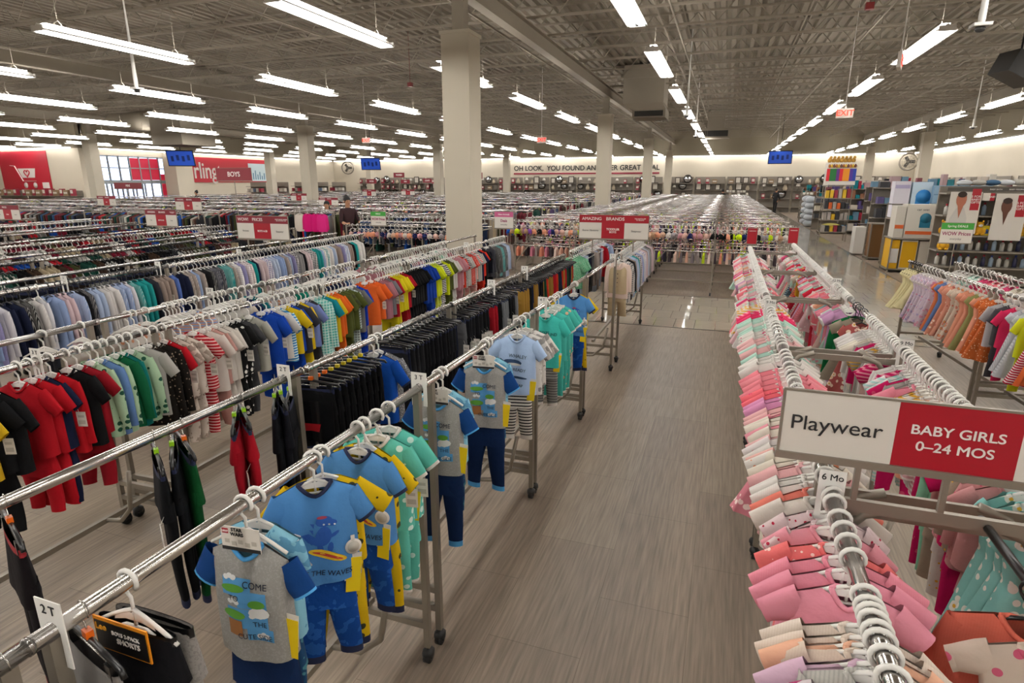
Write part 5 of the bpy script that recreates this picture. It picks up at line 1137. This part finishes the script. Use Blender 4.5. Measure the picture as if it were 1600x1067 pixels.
def pk(x, y, z, w_, d, h, col):
    o = len(packs['v']); packs['v'] += [(x+i*w_/2, y+j*d/2, z+k*h) for i in (-1, 1) for j in (-1, 1) for k in (0, 1)]
    packs['f'] += [[q+o for q in f_] for f_ in ((0, 1, 3, 2), (4, 6, 7, 5), (0, 4, 5, 1), (2, 3, 7, 6), (0, 2, 6, 4), (1, 5, 7, 3))]; packs['c'] += [(*hx(col), 1)]*8
# ================================================================== GIFT AND BABY SHELVES on the right
GR = mat('shelf_grey', '#857d72', .5, .2)
def shelves(name, x0, x1, y, d, zs, h, label, back=True, group=None, rz=0, m=GR, cat='shelf unit'):
    t = thing(name, label, cat, ((x0+x1)/2, y, 0), rz, group); W = x1-x0; f = MB()
    for sx in (-1, 1):
        for sy in ((-1, 1) if not back else (1,)): f.box((sx*(W/2-.015), sy*(d/2-.015), h/2), (.03, .03, h))
    f.build('upright', m, t)
    for z in zs: f = MB(); f.box((0, 0, z-.015), (W, d, .03)); f.build('shelf', m, t)
    if back: f = MB(); f.box((0, d/2+.01, h/2), (W, .015, h)); f.build('back_panel', m, t)
    return t
def carton(x, y, z, w_, d, h, col, label, rz=0, group=None, band=None, pic=None, name='product_box', txt=None):
    f = MB(); f.box((0, 0, h/2), (w_, d, h)); o = f.build(name, mat('carton_'+col, col, .55), None, (x, y, z), rz); tag(o, label, 'box', group)
    if band: f = MB(); f.box((0, -d/2-.002, h*band[1]), (w_*.92, .003, h*band[2])); f.build('printed_band', mat('band_'+band[0], band[0], .5), o)
    if pic:
        f = MB(); f.cyl((pic[1]*w_, -d/2-.004, h*pic[2]), (pic[1]*w_, -d/2, h*pic[2]), pic[3], 16); f.box((pic[1]*w_, -d/2-.002, h*pic[2]-pic[3]), (pic[3]*1.9, .003, pic[3]*1.8)); f.build('picture', mat('pic_'+pic[0], pic[0], .5), o)
    if txt: lettering(txt, h*.1, INK, o, (0, -d/2-.003, h*.85), 0)
    return o
def bottle(x, y, z, h, r, col, cap, label, group):
    f = MB(); f.lathe([(0, 0), (r, .003), (r, h*.68), (r*.45, h*.78), (r*.4, h*.84)], 10, 0); f.cyl((0, 0, h*.84), (0, 0, h), r*.5, 8, 1)
    me = f.mesh('bottle', [mat('bottle_'+col, col, .35), mat('cap_'+cap, cap, .4)]); return tag(obj('bottle', me, None, (x, y, z)), label, 'bottle', group)
# display of nursery boxes at the aisle corner
shelves('display_table', 3.9, 5.1, 17.3, .8, (.09, .84), .84, 'low display of large nursery boxes at the aisle corner', back=False)
o = carton(4.02, 17.3, .09, .18, .7, .7, '#d8a50c', 'yellow nursery box with white swoosh, standing at the aisle corner', band=('#e0ddd6', .45, .5))
o = carton(4.32, 17.3, .09, .34, .7, .7, '#c9c2b4', 'white nursery box beside the yellow one under the display', band=('#d8a50c', .5, .9))
carton(4.78, 17.3, .09, .5, .7, .68, '#bcb4a6', 'plain pale nursery box at the right under the display')
carton(4.05, 17.3, .84, .2, .5, .76, '#c4beb2', 'narrow white car seat box with orange label', band=('#d2602a', .35, .12))
carton(4.5, 17.3, .84, .66, .5, .8, '#cbc5b9', 'white car seat box with a blue seat picture and orange band', band=('#d2602a', .16, .1), pic=('#14657f', .12, .6, .12), txt='car seat')
shelves('shelf_unit', 4.1, 5.5, 18.5, .5, (.1, .7, 1.25, 1.62), 1.64, 'grey shelf unit behind the car seat boxes')
carton(4.28, 18.45, 1.27, .36, .36, .92, '#cfcad2', 'tall white box with violet logo beside the blue box', band=('#a79fc0', .85, .1))
carton(4.72, 18.45, 1.27, .44, .36, .9, '#bcd0de', 'white box with a large blue round picture', pic=('#2a7fc0', .1, .6, .17))
sign('card_holder', 'small dark red price card on the shelf beside the blue box', 4.82, 5.1, 17.0, 1.68, 1.92, [(0, 1, 0, 1, DRED, [('BABY', .07, LETW, 0, .04, .001, 1), ('GIFTS', .07, LETW, 0, -.05, .001, 1)])], frame=False)
for i, (x, w_, c_) in enumerate(((5.1, .34, '#7f9fb8'), (5.5, .4, '#7f9fb8'), (5.95, .4, '#88a5bb'))):
    carton(x, 18.3, 1.64, w_, .4, .44, c_, 'blue striped diaper carton on the top shelf, %s from the left' % ordw[i], group='blue cartons on the top shelf', band=('#5c7f9c', .5, .06))
shelves('shelf_unit', 5.55, 6.4, 18.5, .5, (.1, .7, 1.25, 1.62), 1.64, 'grey shelf unit under the blue striped cartons')
carton(5.1, 16.9, .95, .6, .3, .72, '#d9c8c0', 'white toy box with pink and round coloured pictures', pic=('#c0566a', -.2, .4, .09), band=('#d9a38f', .2, .06))
shelves('display_table', 4.85, 5.6, 16.9, .4, (.5, .94), .94, 'small grey stand under the toy box', back=False)
# brown carton, tables
carton(4.3, 19.8, .08, .62, .5, .92, '#6d4a22', 'tall brown carton with round cut marks standing by the aisle')
f = MB()
for z in (.32, .55, .8): f.tube([(4.36+.06*cos(a), 19.545, z+.07+.06*sin(a)) for a in [2*pi*i/14 for i in range(14)]], .01, 4, 0, True)
f.build('printed_marks', mat('mark_dark', '#3a2410', .6), bpy.data.objects['product_box.008'] if False else None).name = 'round_marks'
mk = bpy.data.objects['round_marks']; bc = [o for o in bpy.data.objects if o.get('label', '').startswith('tall brown carton')][0]; mk.parent = bc; mk.matrix_parent_inverse = Matrix.Translation((-4.3, -19.8, -.08))
shelves('display_table', 3.95, 4.8, 19.8, .6, (.07, 1.03), 1.03, 'low glass topped table around the brown carton', back=False)
carton(3.93, 20.9, .05, .3, .5, .8, '#c9c4bc', 'narrow white box standing on the floor behind the brown carton')
shelves('display_table', 3.9, 4.5, 21.5, .5, (.9,), .92, 'small dark wooden side table by the aisle', back=False, m=mat('dark_wood', '#1f1713', .5))
# tall shelf units
random.seed(5)
for i, (x0, x1, y, h) in enumerate(((4.5, 5.9, 22.6, 2.0), (4.9, 6.3, 25.8, 2.0), (4.7, 6.1, 29.5, 1.9), (4.2, 5.4, 33.5, 1.7), (4.2, 5.6, 37.5, 1.7), (4.3, 5.9, 41.5, 1.7), (6.2, 7.8, 22.6, 2.05), (6.6, 8.2, 26.5, 2.0), (6.4, 8, 31, 2.0), (6.3, 8, 36, 2.0))):
    zs = [.15, .6, 1.05, 1.5, h]; shelves('shelf_unit', x0, x1, y, .45, zs, h, 'grey shelf unit of gifts right of the aisle, %s toward the back' % ordw[i], group='gift shelf units')
    for z in zs[:-1]+[h]:
        x = x0+.1
        while x < x1-.15:
            w_ = random.uniform(.1, .3); hh = random.uniform(.14, .36); c_ = random.choice(('#3a4a6a', '#7d4a50', '#b9b0a4', '#2a2a2e', '#5f7f95', '#a58a8c', '#c8c2b8', '#4a3f6e', '#87604a', '#146a74', '#8c2436'))
            if i in (1, 2, 3, 4, 5, 7, 8, 9): pk(x+w_/2, y-.02, z, w_*.9, .3, hh, c_); x += w_; continue
            carton(x+w_/2, y-.02, z, w_*.9, .3, hh, c_, 'small gift box or package on the distant shelves right of the aisle', group='small packages on the distant gift shelves', name='package'); x += w_
# teal tall boxes beside shelf
for i, x in enumerate((5.15, 5.35, 5.9)): carton(x, 21.9, .95, .18, .3, .8, ('#145a6a', '#145a6a', '#1f3a40')[i], 'tall teal box standing by the shelf, %s from the left' % ordw[i], group='tall teal boxes')
carton(5.62, 21.9, .9, .28, .3, .95, '#c9c3b8', 'tall white box with dark oval pictures', pic=('#3a4038', 0, .5, .06)); shelves('display_table', 5.0, 6.1, 21.9, .5, (.5, .9), .9, 'grey counter under the tall teal boxes', back=False)
# wheeled cage with crayon coloured crate
t = shelves('display_rack', 3.42, 4.35, 25.6, .6, (.36, .8, 1.2, 1.6, 2.05), 2.05, 'open grey rack carrying the rainbow coloured box', back=False)
f = MB(); W = .98
cr = thing('rainbow_box', 'rainbow striped display box on top of the open rack', 'display box', (3.9, 25.6, 2.07))
f.box((0, 0, .4), (W, .5, .8)); f.build('box', SIGNW, cr)
for i, c_ in enumerate(('#c8202c', '#14682c', '#14682c', '#5a2a7a', '#c8202c', '#d88a14', '#d88a14', '#4a2a8a', '#1c3a9a')):
    f = MB(); f.box((-W/2+.055+.108*i, -.255, .36), (.108, .008, .44)); f.build('stripe', mat('stripe_'+c_, c_, .5), cr)
random.seed(8)
for i in range(12):
    f = MB(); f.lathe([(.03, 0), (.045, .06), (.02, .12)], 7); f.build('printed_figure', mat('fig_'+('#a8641c', '#d8b03a', '#6a3a2a')[i % 3], ('#a8641c', '#d8b03a', '#6a3a2a')[i % 3], .6), cr, (-.42+.077*i, -.26, .62))
for i in range(7): tag(obj('plush_toy', (lambda f: (f.ball((0, 0, .08), (.08, .07, .09), 8), f.ball((.02, -.04, .18), .055, 8), f.mesh('plush_toy', mat('plush_tan', '#b58a3e', .9)))[-1])(MB()), None, (3.5+.13*i, 25.6, 2.87)), 'tan plush toy peeking over the rainbow box', 'plush toy', 'plush toys on the rainbow box')
for z in (.36, .8, 1.2, 1.6):
    for i in range(6): carton(3.55+.14*i, 25.55, z, .11, .3, random.uniform(.2, .34), random.choice(('#c85a1c', '#d8b028', '#26407a', '#a8a098', '#8c2436', '#2a2a2e')), 'small coloured package on the rack under the rainbow box', group='packages under the rainbow box', name='package')
# pillows / bedding by the aisle
def soft(x, y, z, s, col, label, grp=None):
    f = MB(); f.ball((0, 0, s[2]), s, 14); o = f.build('pillow', mat('soft_'+col, col, .9), None, (x, y, z)); return tag(o, label, 'pillow', grp)
shelves('display_table', 3.9, 4.9, 29.5, .8, (.12,), .12, 'low platform holding the yellow pillow', back=False); soft(4.4, 29.4, .12, (.45, .35, .16), '#a79b4a', 'yellow patterned pillow on the low platform')
shelves('shelf_unit', 3.9, 5.0, 31.5, .5, (.55, .9, 1.25), 1.5, 'grey shelf unit of folded bedding by the aisle')
for k, z in enumerate((.55, .9, 1.25)):
    for i in range(4): carton(4.05+.26*i, 31.45, z, .24, .35, .2, ('#2f3236', '#b3aa98', '#3c4048')[k], 'folded bedding pack on the grey shelf unit', group='folded bedding packs', name='bedding_pack')
for k, (x, y) in enumerate(((4.0, 33.6), (4.05, 35.6))):
    for i in range(5): tag(obj('wrapped_bundle', (lambda f: (f.ball((0, 0, .15), (.28, .28, .17), 10), f.mesh('wrapped_bundle', mat('wrap_pale', '#a8adb3', .4)))[-1])(MB()), None, (x, y, .02+.29*i)), 'pale plastic wrapped bundle in the %s stack by the aisle' % ('nearer', 'farther')[k], 'bundle', 'plastic wrapped bundles')
for k, (x, y) in enumerate(((4.2, 37.2), (.9, 45.2), (.2, 45.4))):
    t = shelves('wire_stand', x-.3, x+.3, y, .4, (.3, .6, .9, 1.2, 1.5), 1.7, 'wire stand of small round goods, %s from the right' % ordw[k], back=False)
    for z in (.3, .6, .9, 1.2, 1.5):
        for i in range(3): tag(obj('round_box', (lambda f: (f.cyl((0, 0, 0), (0, 0, .13), .08, 8), f.mesh('round_box', CARD))[-1])(MB()), None, (x-.19+.19*i, y, z)), 'small pale round box on a distant wire stand', 'box', 'round boxes on wire stands')
# nearest big shelf run on the right, facing the aisle racks
t = shelves('shelf_unit', 4.25, 6.7, 15.0, .5, (.12, .45, .78, 1.1, 1.5, 1.95), 2.08, 'long grey toiletry shelf run with dark header strip')
f = MB(); f.box((0, -.24, 2.02), (2.44, .02, .07)); hd = f.build('header_strip', mat('header_dark', '#4a4640', .5), t)
lettering('BABY BATH          BABY FEEDING          BABY SKIN CARE', .04, LETW, hd, (0, -.252, 2.02), 0)
for i, (x, sk, cl) in enumerate(((4.58, '#a8664e', '#c8c4be'), (5.36, '#5c3626', '#d8d2ca'))):
    W_ = (.2, .27)[i]; p = sign('poster_panel', 'tall white poster of a person in white on the toiletry shelves, %s' % ('left one', 'right one')[i], x-.27, x+.27, 14.7, (1.14, 1.02)[i], (1.97, 1.94)[i], [(0, 1, 0, 1, SIGNW, [])], frame=False, cat='poster')
    f = MB(); fl = lambda x_, z_: 0.0
    f.box((.17, -.006, .68), (.15, .004, .42)); f.build('red_flag', RED, p); lettering('5 FOR\nBABY\nGIFTS', .06, LETW, p, (.17, -.01, .68), .001)
    g = MB(); poly(g, lambda a, b_: -.005, [(-.24, 0), (.06, 0), (.08, .3), (0, .52), (-.06, .55), (-.14, .5), (-.22, .3)], 0); g.build('printed_shirt', mat('print_shirt_%d' % i, cl, .6), p)
    g = MB(); poly(g, lambda a, b_: -.008, ell(-.07, .68, .09, .15, 14), 0); poly(g, lambda a, b_: -.009, [(-.12, .56), (-.02, .56), (-.07, .3)], 0); g.build('printed_face', mat('print_skin_%d' % i, sk, .6), p)
    g = MB(); poly(g, lambda a, b_: -.013, ell(-.07, .78, .08, .06, 12), 0); g.build('printed_hair', mat('print_hair', '#2a1a12', .7), p)
sign('poster_panel', 'small wide poster with a face above the bottle shelf', 4.87, 5.07, 14.72, 1.8, 1.95, [(0, .62, 0, 1, SIGNW, []), (.62, 1, 0, 1, RED, [('BABY', .05, LETW, 0, 0, .001, 1)])], frame=False, cat='poster')
random.seed(3)
def plush(x, y, z, label, s=1.0):
    t = thing('plush_toy', label, 'plush toy', (x, y, z), 0, 'yellow plush giraffes on the shelf edge'); f = MB()
    f.ball((0, 0, .06*s), (.06*s, .055*s, .065*s), 10); f.ball((0, -.02*s, .145*s), (.045*s, .042*s, .042*s), 10)
    for sx in (-1, 1): f.ball((sx*.055*s, -.03*s, .06*s), (.022*s, .022*s, .04*s), 8); f.ball((sx*.035*s, -.05*s, .02*s), (.024*s, .034*s, .02*s), 8); f.ball((sx*.035*s, -.01*s, .185*s), (.014*s, .01*s, .02*s), 6)
    f.build('body', mat('plush_yellow', '#d09a1c', .9), t); f = MB(); f.ball((0, -.055*s, .135*s), (.026*s, .02*s, .02*s), 8); f.build('muzzle', mat('plush_white', '#dcd4c8', .9), t)
for i, (x, y, z) in enumerate(((4.35, 14.84, 1.1), (4.95, 14.84, 1.1), (5.7, 14.84, 1.1), (5.9, 14.84, 1.1), (4.37, 14.84, .78))): plush(x, y, z, 'yellow and white plush toy on the toiletry shelf, %s from the left' % ('upper first', 'upper second', 'upper third', 'upper fourth', 'lower first')[i], 1.5)
for i, x in enumerate((4.8, 4.86, 5.14, 5.2, 5.68, 5.8)): bottle(x, 14.98, 1.1, .3, .035, ('#d87a8c', '#d8d4ce', '#b8b4c8')[i % 3], '#d8d4ce', 'pump bottle on the middle toiletry shelf, %s from the left' % ordw[i], 'pump bottles')
for i, x in enumerate((5.08, 6.1)): carton(x, 14.84, 1.1, .17, .1, .2, '#d0b818', 'yellow duck patterned box in front of the bottles, %s' % ('left one', 'right one')[i], pic=('#3a5a9a', 0, .5, .03))
for z, n in ((.78, 16), (.45, 16), (1.5, 10)):
    for i in range(n): bottle(4.36+(2.2/n)*i, 14.98, z, random.uniform(.2, .26), .04, ('#c8c4bc', '#c8c4bc', '#2a2c4a', '#a0b4c8')[i % 4], ('#a01c2c', '#2c3c8a', '#a01c2c')[i % 3], 'small toiletry bottle on the long grey shelf run', 'small toiletry bottles')
for i in range(9): soft(4.6+.24*i, 15.0, 2.09, (.14, .12, .06), ('#c8ccd0', '#a8a49c', '#3a5a78')[i % 3], 'folded wrapped blanket on top of the toiletry shelves, %s from the left' % ordw[i], 'wrapped blankets on the toiletry shelves')
shelves('shelf_unit', 6.8, 9.2, 15.5, .5, (.12, .6, 1.1, 1.6), 2.0, 'second long grey shelf run at the right edge')
for i in range(12): bottle(6.9+.18*i, 15.3, 1.1, .26, .05, '#9a8fb0', '#c8c4bc', 'violet bottle on the second shelf run', 'violet bottles')
# stock along the right wall
for i in range(7):
    y = 19+4.1*i; t = shelves('wall_shelf', -1.7, 1.7, y, .5, (.3, .9, 1.5, 2.0), 2.45, 'grey wall shelving bay on the right wall, %s from the front' % ordw[i], group='bays on the right wall'); t.location = (XR-.35, y, 0); t.rotation_euler = (0, 0, -pi/2)
    for z in (.3, .9, 1.5, 2.0):
        for j in range(6): pk(XR-.4, y-1.5+.55*j, z, .3, .4, random.uniform(.2, .42), random.choice(('#b9b0a4', '#8c7a6a', '#5f6f85', '#c8c2b8', '#7d4a50')))
# back wall bays with home decor
decor = []
f = MB(); f.box((0, 0, .3), (.5, .05, .6)); f.box((0, -.03, .3), (.36, .01, .46), 1); decor.append(('framed_picture', f.mesh('framed_picture', [mat('frame_dark', '#3a3026', .5), mat('frame_pale', '#c9c2b6', .6)]), 'picture'))
f = MB(); f.cyl((0, -.02, .35), (0, .02, .35), .35, 18); f.cyl((0, -.03, .35), (0, -.01, .35), .24, 18, 1); decor.append(('round_mirror', f.mesh('round_mirror', [mat('mirror_rim', '#2f2a24', .4), mat('mirror_glass', '#c8ccd0', .05, 1.)]), 'mirror'))
f = MB(); f.lathe([(0, 0), (.12, 0), (.17, .15), (.08, .36), (.1, .42)], 12); decor.append(('vase', f.mesh('vase', mat('vase_cream', '#b9ab94', .4)), 'vase'))
f = MB(); f.lathe([(.1, 0), (.1, .02), (.02, .04), (.02, .32)], 10); f.lathe([(.16, .3), (.1, .52)], 14, 1); decor.append(('table_lamp', f.mesh('table_lamp', [mat('lamp_base', '#4a4038', .4), SIGNW]), 'lamp'))
f = MB(); f.box((0, 0, .17), (.4, .3, .34)); f.box((0, -.152, .17), (.3, .01, .1), 1); decor.append(('storage_basket', f.mesh('storage_basket', [mat('basket', '#8a7358', .8), mat('basket_label', '#c9c2b6', .7)]), 'basket'))
f = MB(); f.box((0, 0, .2), (.26, .2, .4)); f.box((0, -.102, .24), (.2, .01, .2), 1); decor.append(('package', f.mesh('package', [mat('pk_red', '#8c2436', .6), mat('pk_white', '#d0cac0', .6)]), 'box'))
n = 0; x = XL+3
while x < XR-1:
    t = shelves('wall_shelf', x, x+2.2, YB-.4, .5, (.4, 1.0, 1.6, 2.1), 2.6, 'grey wall shelving bay along the back wall, %s from the left' % (ordw[n] if n < 20 else 'last'), group='bays along the back wall'); n += 1
    for z in (1.0, 1.6, 2.1):
        xx = x+.3
        while xx < x+2.1:
            nm, me, ca = random.choice(decor); s = random.uniform(.7, 1.); o = obj(nm, me, None, (xx, YB-.45, z)); o.scale = (s, s, s)
            tag(o, 'small distant %s on the back wall shelving' % nm.replace('_', ' '), ca, 'home goods on the back wall shelving'); xx += random.uniform(.4, .75)
    x += 2.35
# shelves along the entrance side and the recess
for i, x in enumerate((-42.4, -39.8, -37.4)):
    t = shelves('wall_shelf', x-1.2, x+1.2, 25.3, .5, (.2, .8, 1.4), 1.7, 'low shelving bay under the red cart panel, %s from the left' % ordw[i], group='bays under the cart panel')
    for z in (.2, .8, 1.4):
        for j in range(5): o = obj('storage_basket' if j % 2 else 'package', decor[4+(j % 2 == 0)][1], None, (x-.9+.45*j, 25.2, z)); tag(o, 'small distant goods below the red cart panel', 'goods', 'goods below the cart panel')
random.seed(21)
for i in range(5):
    x0 = -33.5+.2*i; t = shelves('display_rack', x0, x0+1.4, 36+2.2*i, .5, (.5, 1.0, 1.5, 1.9), 2.2, 'small checkout fixture of goods before the entrance wall, %s from the front' % ordw[i], group='checkout fixtures')
    for z in (.5, 1., 1.5):
        for j in range(5): carton(x0+.15+.27*j, 35.95+2.2*i, z, .2, .3, .25, random.choice(('#b9b0a4', '#8c2436', '#c8c2b8', '#5f6f85')), 'small package on a checkout fixture', group='packages on checkout fixtures', name='package')
stuff_obj('stacked_packages', packs, 'mass of small packages filling the far gift shelves and right wall', 'packages')
# ================================================================== PEOPLE
def person(x, y, rz, h, label, top, legs, hair, skin='#a97a5c', pose='stand', hairlong=False):
    s = h/1.72; me = bpy.data.meshes.new('body')
    J = {'pelvis': (0, 0, .95, .13), 'waist': (0, 0, 1.1, .115), 'chest': (0, -.01, 1.3, .14), 'neck0': (0, 0, 1.43, .075), 'neck': (0, -.005, 1.5, .05), 'head0': (0, -.02, 1.56, .07), 'head': (0, -.015, 1.63, .082), 'crown': (0, -.005, 1.685, .06)}
    E_ = [('pelvis', 'waist'), ('waist', 'chest'), ('chest', 'neck0'), ('neck0', 'neck'), ('neck', 'head0'), ('head0', 'head'), ('head', 'crown')]
    for n_, sx in (('l', -1), ('r', 1)):
        fw_ = -.22 if pose == 'reach' else (-.12 if n_ == 'l' else -.05); step = (.1 if n_ == 'l' else -.1) if pose == 'walk' else 0
        J.update({n_+'sh': (sx*.17, 0, 1.4, .06), n_+'el': (sx*.23, fw_*.4+.02, 1.13, .043), n_+'wr': (sx*(.19), fw_-.08, .96 if pose != 'reach' else 1.08, .03), n_+'hd': (sx*.18, fw_-.13, .92 if pose != 'reach' else 1.1, .033),
                  n_+'hp': (sx*.09, 0, .88, .095), n_+'kn': (sx*.1, step*.6-.02, .5, .062), n_+'an': (sx*.1, step+.02, .1, .042), n_+'to': (sx*.11, step-.13, .045, .038)})
        E_ += [('chest', n_+'sh'), (n_+'sh', n_+'el'), (n_+'el', n_+'wr'), (n_+'wr', n_+'hd'), ('pelvis', n_+'hp'), (n_+'hp', n_+'kn'), (n_+'kn', n_+'an'), (n_+'an', n_+'to')]
        for q in range(4): J[n_+'f%d' % q] = (sx*(.165+.012*q), fw_-.2, (.9 if pose != 'reach' else 1.1)-.012*q, .009); E_.append((n_+'hd', n_+'f%d' % q))
        J[n_+'th'] = (sx*.14, fw_-.15, .9 if pose != 'reach' else 1.12, .01); E_.append((n_+'hd', n_+'th'))
    ks = list(J); me.from_pydata([J[k][:3] for k in ks], [(ks.index(a), ks.index(b_)) for a, b_ in E_], []); o = bpy.data.objects.new('tmp', me); C.objects.link(o)
    sk = o.modifiers.new('s', 'SKIN'); sb = o.modifiers.new('u', 'SUBSURF'); sb.levels = 2; sb.render_levels = 2
    if not me.skin_vertices: me.skin_vertices.new() if hasattr(me.skin_vertices, 'new') else None
    if me.skin_vertices:
        for i, k in enumerate(ks): me.skin_vertices[0].data[i].radius = (J[k][3], J[k][3]); me.skin_vertices[0].data[i].use_root = (k == 'pelvis')
    bpy.context.view_layer.update(); dg = bpy.context.evaluated_depsgraph_get(); bm_ = bpy.data.meshes.new_from_object(o.evaluated_get(dg)); bpy.data.objects.remove(o)
    for m in (mat('skin_'+skin, skin, .6), mat('top_'+top, top, .9), mat('legs_'+legs, legs, .9), mat('shoe', '#17171a', .6)): bm_.materials.append(m)
    for p in bm_.polygons:
        c = p.center; p.use_smooth = True
        p.material_index = 3 if c.z < .08 else 2 if c.z < .93 and abs(c.x) < .2 and not (abs(c.x) > .15 and c.z > .8) else 1 if .93 <= c.z < 1.46 and not (c.y < -.16) else 0
    t = thing('person', label, 'person', (x, y, 0), radians(rz)); t.scale = (s, s, s); bm_.name = 'body'; obj('body', bm_, t)
    f = MB(); f.ball((0, .018, 1.645), (.092, .1, .1), 14)
    if hairlong: f.ball((0, .055, 1.52), (.085, .05, .16), 12)
    else: f.ball((0, .05, 1.73), (.05, .05, .04), 10)
    f.build('hair', mat('hair_'+hair, hair, .7), t)
    f = MB()
    for sx in (-1, 1): f.ball((sx*.03, -.092, 1.62), (.011, .008, .008), 8, 0); f.ball((sx*.084, 0, 1.61), (.012, .02, .028), 8, 1)
    f.ball((0, -.105, 1.59), (.013, .018, .02), 8, 1); f.ball((0, -.092, 1.55), (.024, .01, .007), 8, 2)
    f.build('face', [INK, mat('skin_'+skin, skin), mat('lips', '#8a4a42', .6)], t)
    return t
person(-9.2, 13.25, 60, 1.8, 'person with dark hair in a dark maroon shirt facing left', '#2a1014', '#15151a', '#120e0d', pose='reach')
person(-11.1, 14.95, 20, 1.62, 'person with black hair, only the head visible over the racks', '#3a3a3e', '#20202a', '#0e0c0c', hairlong=True)
person(3.3, 47.3, 150, 1.75, 'person in dark clothes walking at the far end of the tiled aisle', '#17171a', '#101014', '#1a1210', pose='walk')
person(-.3, 45.3, 180, 1.7, 'small distant person in black between the far racks', '#141416', '#141416', '#120e0d')
person(-29.5, 27.5, -60, 1.7, 'person in dark clothes near the entrance doors', '#1a1a22', '#20202a', '#120e0d')
person(-14.3, 31.0, 10, 1.7, 'small distant person in a red top left of the big column', '#b0141c', '#20202a', '#120e0d')
